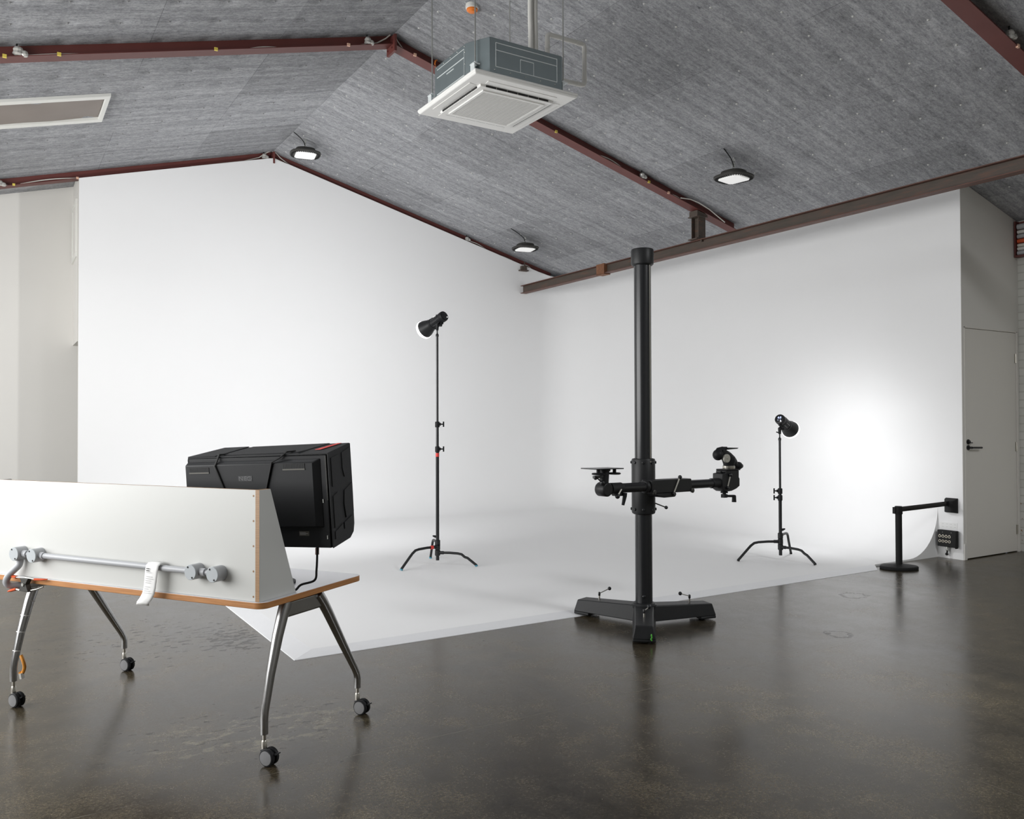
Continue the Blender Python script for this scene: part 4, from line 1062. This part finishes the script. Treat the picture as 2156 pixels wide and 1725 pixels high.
b = MB(AT); b.cyl((.744, -.01, -.105), (.744, -.01, -.058), .013, 12); b.lathe([(.027, 0), (.027, .012)], (.744, -.01, -.076), (0, 0, 1), 14); b.box(.725, .763, -.026, .006, -.110, -.084); b.box(.76, .80, -.02, .0, -.064, -.052); b.cyl((.748, -.01, -.098), (.842, -.03, -.101), .0095, 10); b.lathe([(.012, 0), (.015, .01), (.017, .052)], (.838, -.03, -.094), (0, 0, -1), 14); b.build('lifting_crank', 'blackplastic', rh)
hh = thing('tripod_head', AT @ V((.812, 0, .102)), 'black geared tripod head with a silver dial on the right end of the stand crossbar', 'tripod head')
b = MB(AT); b.lathe([(.046, 0), (.047, .004), (.047, .020), (.043, .024)], (.812, 0, .1025), (0, 0, 1), 28); b.build('pan_base', 'steel', hh)
b = MB(AT); b.lathe([(.041, .126), (.043, .14), (.050, .16), (.046, .19)], (.814, 0, 0), (0, 0, 1), 24)
b.sweep([(.700, 0, .232), (.735, 0, .218), (.785, 0, .192), (.840, 0, .168), (.878, 0, .150)], [.030, .036, .044, .038, .028], 18)
b.lathe([(.020, -.05), (.028, -.035), (.028, .03), (.022, .045)], (.872, 0, .138), (.86, .1, -.35), 18); b.lathe([(.022, 0), (.030, .012), (.030, .05), (.024, .062), (.018, .085)], (.898, .0, .126), (1, .1, -.08), 18)
b.ball((.680, 0, .208), .042, 18, 0, (.9, 1, 1.0)); b.sweep([(.664, 0, .222), (.690, 0, .240), (.735, 0, .250), (.775, 0, .252)], [.020, .024, .020, .013], 12)
b.build('head_body', 'blackplastic', hh)
b = MB(AT); b.lathe([(.032, 0), (.032, .012), (.029, .015), (.006, .015), (.005, .020)], (.716, -.045, .183), (-.15, -1, 0), 28); b.build('tilt_dial', 'matsilver', hh)['label'] = 'silver tilt dial'
b = MB(AT); b.prism([(.760, -.03, .246), (.880, -.03, .252), (.896, -.03, .260), (.78, -.03, .262)], (0, .06, 0)); b.box(.735, .775, -.014, .014, .250, .268); b.build('quick_release_plate', 'blackgloss', hh, bevel=.002)

# ---------------------------------------------------------------- light stands and strobes
def light_stand(name, c, feet, hts, joints, label, tape, kside):
    c = V(c); t = thing(name, (c.x, c.y, PZ), label, 'light stand', group='light stands')
    z1, z2, zt = joints
    b = MB(); b.cyl((c.x, c.y, PZ+.05), (c.x, c.y, z1), .0165, 18); b.build('lower_tube', 'black', t)
    b = MB(); b.cyl((c.x, c.y, z1), (c.x, c.y, z2), .0140, 18); b.build('middle_tube', 'blackgloss', t)
    b = MB(); b.cyl((c.x, c.y, z2), (c.x, c.y, zt), .0115, 18); b.lathe([(.015, -.012), (.015, .006), (.010, .014), (.007, .018), (.007, .05)], (c.x, c.y, zt), (0, 0, 1), 14); b.build('upper_tube', 'blackgloss', t)
    k = V(kside).normalized()
    for z in (z1, z2):
        b = MB(); b.lathe([(.021, -.03), (.023, -.022), (.023, .018), (.020, .026)], (c.x, c.y, z), (0, 0, 1), 18); p = V((c.x, c.y, z))
        b.sweep([p+k*.018, p+k*.034], .014, 10); b.cyl(p+k*.03, p+k*.058, .0065, 8); 
        b.sweep([p+k*.060+V((0, 0, -.026)), p+k*.060+V((0, 0, .026))], .0075, 10); b.build('locking_collar', 'blackplastic', t)
    for i, (f, hz) in enumerate(zip(feet, hts)):
        f = V((f[0], f[1], PZ)); d = (f-c); d.z = 0; L = d.length; d.normalize()
        b = MB(); b.lathe([(.020, -.030), (.026, -.024), (.026, .024), (.020, .030)], (c.x, c.y, hz), (0, 0, 1), 18)
        P = [c+d*.015+V((0, 0, hz)), c+d*L*.30+V((0, 0, hz+.002)), c+d*L*.52+V((0, 0, hz-.002)), c+d*L*.62+V((0, 0, hz-.010)), c+d*L*.70+V((0, 0, hz-.035)), c+d*L*.77+V((0, 0, (hz+PZ)*.62)), f+V((0, 0, .012))]
        b.sweep(P, .0125, 12)
        b.sweep([P[0], P[0].lerp(P[1], .45)], .0165, 12); lg = b.build('leg', 'black', t)
        b = MB(); b.sweep([P[-1].lerp(P[-2], .04), f+V((0, 0, .003))], .0138, 12); b.build('foot_cap', 'blue' if tape else 'matteblack', lg)
        if tape and i == 0:
            b = MB(); b.sweep([c+d*.055+V((0, 0, hz)), c+d*.085+V((0, 0, hz))], .0176, 12); b.build('tape_band', 'red', lg)
    if tape:
        b = MB(); b.lathe([(.0172, z1-.075), (.0176, z1-.074), (.0176, z1-.040), (.0172, z1-.039)], c, (0, 0, 1), 18); b.build('tape_band', 'red', t)
    b = MB(); b.lathe([(.012, 0), (.012, .03), (.006, .05)], (c.x, c.y, max(hts)+.055), k*-1+V((0, 0, .3)), 10); b.build('base_knob', 'blackplastic', t)
    return t
rgt = V((.850, -.527, 0))
L1 = V((3.675, 7.312, 0)); L2 = V((6.707, 5.713, 0))
light_stand('light_stand', L1, [(3.255, 7.235), (3.96, 7.045), (3.80, 7.72)], [.198, .140, .235], (1.150, 1.392, 2.262), 'tall black light stand with red tape band, in front of the gable wall', True, rgt)
light_stand('light_stand', L2, [(6.30, 5.895), (6.755, 5.335), (7.11, 5.92)], [.205, .150, .262], (.645, .712, 1.232), 'short black light stand near the right wall behind the camera stand', False, -rgt)

def strobe(name, piv, rear, axis, label, disp):
    axis = V(axis).normalized(); rear = V(rear); piv = V(piv)
    t = thing(name, piv, label, 'studio light', group='strobe heads')
    upv = (V((0, 0, 1))-axis*axis.z).normalized()
    b = MB(); b.lathe([(.040, 0), (.050, .006), (.052, .02), (.052, .045), (.049, .05), (.050, .055), (.052, .17), (.056, .175), (.056, .195), (.050, .20)], rear, axis, 32); bd = b.build('lamp_body', 'blackplastic', t)
    b = MB(); 
    for k in range(10):
        a = 2*PI*k/10; dd = (upv*math.cos(a)+axis.cross(upv)*math.sin(a)); q = rear+axis*.07+dd*.051; b.sweep([q, q+axis*.085], .004, 6)
    b.build('cooling_rib', 'blackgloss', bd)
    b = MB(); b.lathe([(.056, .195), (.060, .205), (.064, .225), (.074, .25), (.082, .275), (.0865, .298), (.0875, .302), (.084, .302), (.078, .275), (.060, .235), (.040, .215)], rear, axis, 40); b.build('reflector', 'black', t)
    b = MB(); prof = [(.078, .296), (.0915, .306), (.0920, .316)]+[(.092*math.cos(a), .316+.046*math.sin(a)) for a in [PI/2*i/8 for i in range(1, 9)]]
    b.lathe(prof, rear, axis, 32); b.build('glass_dome', 'glass', t)['label'] = 'glowing frosted glass dome'
    low = rear+axis*.09-upv*.052
    b = MB(); b.sweep([low+axis*.03, low-axis*.035], .014, 10); b.sweep([low, piv+V((0, 0, .055)), piv+V((0, 0, .0))], [.016, .016, .012], 12); b.sweep([piv+V((0, 0, .05))-rgt*.01, piv+V((0, 0, .05))+rgt*.035], .008, 10); b.sweep([piv+V((0, 0, .012)), piv+V((0, 0, .022))-rgt*.034], .006, 8); b.ball(piv+V((0, 0, .05))+rgt*.036, .014, 12)
    b.build('tilt_bracket', 'blackplastic', t)
    side_ = axis.cross(upv)
    F = Matrix(((side_.x, upv.x, -axis.x, 0), (side_.y, upv.y, -axis.y, 0), (side_.z, upv.z, -axis.z, 0), (0, 0, 0, 1)))
    b = MB(); b.lathe([(.047, -.0035), (.044, -.0045), (.01, -.0045)], rear+axis*.004, axis, 28); b.build('rear_panel', 'blackgloss', t)
    if disp:
        b = MB(); G = Matrix.Translation(rear-axis*.0018+upv*.012) @ F; b.text('6.0', .030, .0008, 0, G)
        for u_, v_ in ((-.012, -.014), (.012, -.014)): b.ball(rear-axis*.0018+side_*u_+upv*v_+upv*.0, .0035, 8, 0)
        b.ball(rear-axis*.0018+side_*.018-upv*.026, .0055, 8, 1)
        b.build('display', ['display', 'displaywhite'], t)['label'] = 'lit digits on the rear display'
    else:
        b = MB(); b.ball(rear-axis*.0018+side_*.028-upv*.014, .004, 8, 1); b.build('indicator', ['display', 'displaywhite'], t)
        b = MB(); q = rear+axis*.075-side_*.038+upv*.036; b.sweep([q, q+axis*.045], .0055, 6); b.build('maker_mark', 'paper', bd)
    return t
strobe('strobe_light', (L1.x, L1.y, 2.31), (3.735, 7.27, 2.455), (-.290, .875, -.385), 'black strobe light tilted toward the gable wall on the tall stand', False)
strobe('strobe_light', (L2.x, L2.y, 1.282), (6.695, 5.705, 1.437), (.887, .292, -.36), 'black strobe light with lit rear display on the short stand', True)

# ---------------------------------------------------------------- barrier post, wall unit, power box
P0 = V((7.345, 4.842, 0))
t = thing('barrier_post', P0, 'low black retractable belt barrier post on an oval base', 'barrier post')
br = math.atan2(-.527, .85)
b = MB(Matrix.Translation(P0) @ Matrix.Rotation(br, 4, 'Z') @ Matrix.Diagonal((1, .72, 1, 1))); b.lathe([(.172, 0), (.178, .004), (.178, .022), (.170, .030), (.10, .042), (.045, .047)], (0, 0, 0), (0, 0, 1), 48); b.build('base', 'matteblack', t)
b = MB(); b.lathe([(.030, .04), (.030, .575)], P0, (0, 0, 1), 28); b.build('post', 'matteblack', t)
b = MB(); b.lathe([(.034, .522), (.0355, .526), (.0355, .592), (.031, .597)], P0, (0, 0, 1), 28); q = P0-rgt*.038; b.box(q.x-.012, q.x+.012, q.y-.014, q.y+.014, .526, .588); b.build('belt_head', 'matteblack', t)
b = MB(); g = []
r0 = P0+V((.030, .004, 0)); r1 = V((8.262, 4.905, 0))
n = 18
for i in range(n+1):
    f = i/n; p = r0.lerp(r1, f); z = .565+(.567-.565)*f-.001*math.sin(PI*f); w_ = .024
    g.append([b._v(p+V((0, 0, z-w_))), b._v(p+V((0, 0, z+w_)))])
for a, c in zip(g, g[1:]): b.bm.faces.new([a[0], c[0], c[1], a[1]])
o = b.build('belt', 'belt', t, smooth=60); md = o.modifiers.new('thick', 'SOLIDIFY'); md.thickness = .002; md.offset = 0
t = thing('belt_receiver', (8.331, 4.885, .468), 'black half-round wall unit on the white wall holding the barrier belt', 'belt unit')
b = MB(); pl = [(XW-.0005, 4.832), (XW-.0005, 4.962)]+[(XW-.012-.058*math.sin(a), 4.897+.065*math.cos(a)) for a in [PI*i/14 for i in range(15)]]
lo = [b._v((x, y, .468+(XW-x)*.22)) for x, y in pl]; hi = [b._v((x, y, .622-(XW-x)*.42)) for x, y in pl]
b.bm.faces.new(lo[::-1]); b.bm.faces.new(hi)
for k in range(len(pl)): b.bm.faces.new([lo[k], lo[(k+1) % len(pl)], hi[(k+1) % len(pl)], hi[k]])
b.build('housing', 'matteblack', t, bevel=.004, smooth=40)
b = MB(); b.box(8.252, 8.268, 4.890, 4.920, .538, .596); b.build('belt_slot', 'blackplastic', t)

t = thing('power_box', (8.295, 4.92, .118), 'black wall box with eight round sockets low beside the door', 'power box')
b = MB(); b.box(XW-.060, XW-.0005, 4.830, 5.022, .122, .290); b.box(XW-.064, XW-.02, 4.822, 4.835, .112, .292); b.build('housing', 'matteblack', t, bevel=.006)
for r in range(2):
    for k in range(4):
        y = 4.994-k*.034; z = .228-r*.050
        b = MB(); b.lathe([(.0135, 0), (.0140, .003), (.0100, .0035), (.0098, .0015)], (XW-.060, y, z), (-1, 0, 0), 14, 0); b.lathe([(.0096, 0), (.0096, .002)], (XW-.060, y, z), (-1, 0, 0), 12, 1)
        if r == 0: b.box(XW-.0645, XW-.060, y-.005, y+.005, z+.010, z+.017)
        b.build('socket', ['socket', 'dark'], t)
for y in (4.965, 4.875):
    b = MB(); b.lathe([(.003, 0), (.002, .002)], (XW-.060, y, .270), (-1, 0, 0), 8); b.build('panel_screw', 'zinc', t)
b = MB(); b.lathe([(.018, 0), (.018, .010), (.012, .014), (.012, .03)], (XW-.035, 4.93, .1225), (0, 0, -1), 16); b.lathe([(.013, .03), (.016, .034), (.013, .042)], (XW-.035, 4.93, .1225), (0, 0, -1), 6); b.build('cable_gland', 'zinc', t)
b = MB(); b.sweep([(XW-.035, 4.93, .085), (XW-.037, 4.932, .060), (XW-.036, 4.934, .052)], .0085, 10); b.ball((XW-.036, 4.936, .046), .015, 12); b.build('cable_stub', 'matteblack', t)
b = MB(); b.box(XW-.0025, XW-.0006, 4.842, 5.024, .300, .368)
for k in range(4):
    for r in range(2): b.box(XW-.0032, XW-.0024, 4.995-k*.042-.012, 4.995-k*.042+.008, .350-r*.030, .352-r*.030, 1)
tag(b.build('paper_notice', ['paper', 'ink']), 'small white notice strip on the wall just above the black power box', 'notice')

# ---------------------------------------------------------------- light
def lamp(kind, name, loc, energy, color=(1, 1, 1), **kw):
    l = bpy.data.lights.new(name, kind); l.energy = energy; l.color = color
    o = bpy.data.objects.new(name, l); COL.objects.link(o); o.location = loc
    for k, v in kw.items():
        if k != 'dir': setattr(l, k, v)
    if 'dir' in kw: o.rotation_euler = V(kw['dir']).to_track_quat('-Z', 'Y').to_euler()
    return o
a1 = V((-.290, .875, -.385)).normalized(); a2 = V((.887, .292, -.36)).normalized()
lamp('SPOT', 'strobe_lamp_gable', V((3.735, 7.27, 2.455))+a1*.40, 222, (.985, .99, 1), dir=(-.14, .90, -.02), spot_size=math.radians(170), spot_blend=1.0, shadow_soft_size=.06)
lamp('SPOT', 'strobe_lamp_right', V((6.695, 5.705, 1.437))+a2*.40, 34, (.985, .99, 1), dir=(.84, .25, -.45), spot_size=math.radians(172), spot_blend=1.0, shadow_soft_size=.06)
# daylight through the wide opening in the left wall
lamp('AREA', 'daylight_opening', (XL-.12, 6.5, 2.05), 405, (1, .995, .98), dir=(1, 0, 0), shape='RECTANGLE', size=7.6, size_y=2.4)

# area lights added as overhead fill under the roof, out of frame above and behind the camera
for nm, x, y, e, sy in (('left_slope', -.10, 5.55, 27, .8), ('left_slope', -.10, 1.2, 12, .8), ('right_slope', 5.6, -.6, 190, .9)):
    s_ = 1 if x > RX else -1
    lamp('AREA', 'added_roof_fill', (x, y, roof(x)-.012), e, (.97, .985, 1), dir=(-s_*RM, 0, -1), shape='RECTANGLE', size=2.0, size_y=sy)

wd = bpy.data.worlds.new('world'); S.world = wd; wd.use_nodes = True
wd.node_tree.nodes['Background'].inputs[0].default_value = (.6, .7, .85, 1); wd.node_tree.nodes['Background'].inputs[1].default_value = .5

# ---------------------------------------------------------------- camera
F, yaw, pit, rol = 1756.57, .554969, .0139969, -.00282518
f = V((math.sin(yaw)*math.cos(pit), math.cos(yaw)*math.cos(pit), math.sin(pit)))
r = V((math.cos(yaw), -math.sin(yaw), 0)); u = r.cross(f)
r2 = r*math.cos(rol)+u*math.sin(rol); u2 = u*math.cos(rol)-r*math.sin(rol)
cd = bpy.data.cameras.new('camera'); co = bpy.data.objects.new('camera', cd); COL.objects.link(co)
cd.sensor_fit = 'HORIZONTAL'; cd.sensor_width = 36; cd.lens = F/2156*36; cd.clip_end = 100; cd.clip_start = .05
co.matrix_world = Matrix(((r2.x, u2.x, -f.x, 0), (r2.y, u2.y, -f.y, 0), (r2.z, u2.z, -f.z, 1.42), (0, 0, 0, 1)))
S.camera = co

S.view_settings.view_transform = 'Standard'
S.view_settings.look = 'None'
S.view_settings.exposure = .08
S.view_settings.gamma = 1
S.view_settings.use_curve_mapping = False
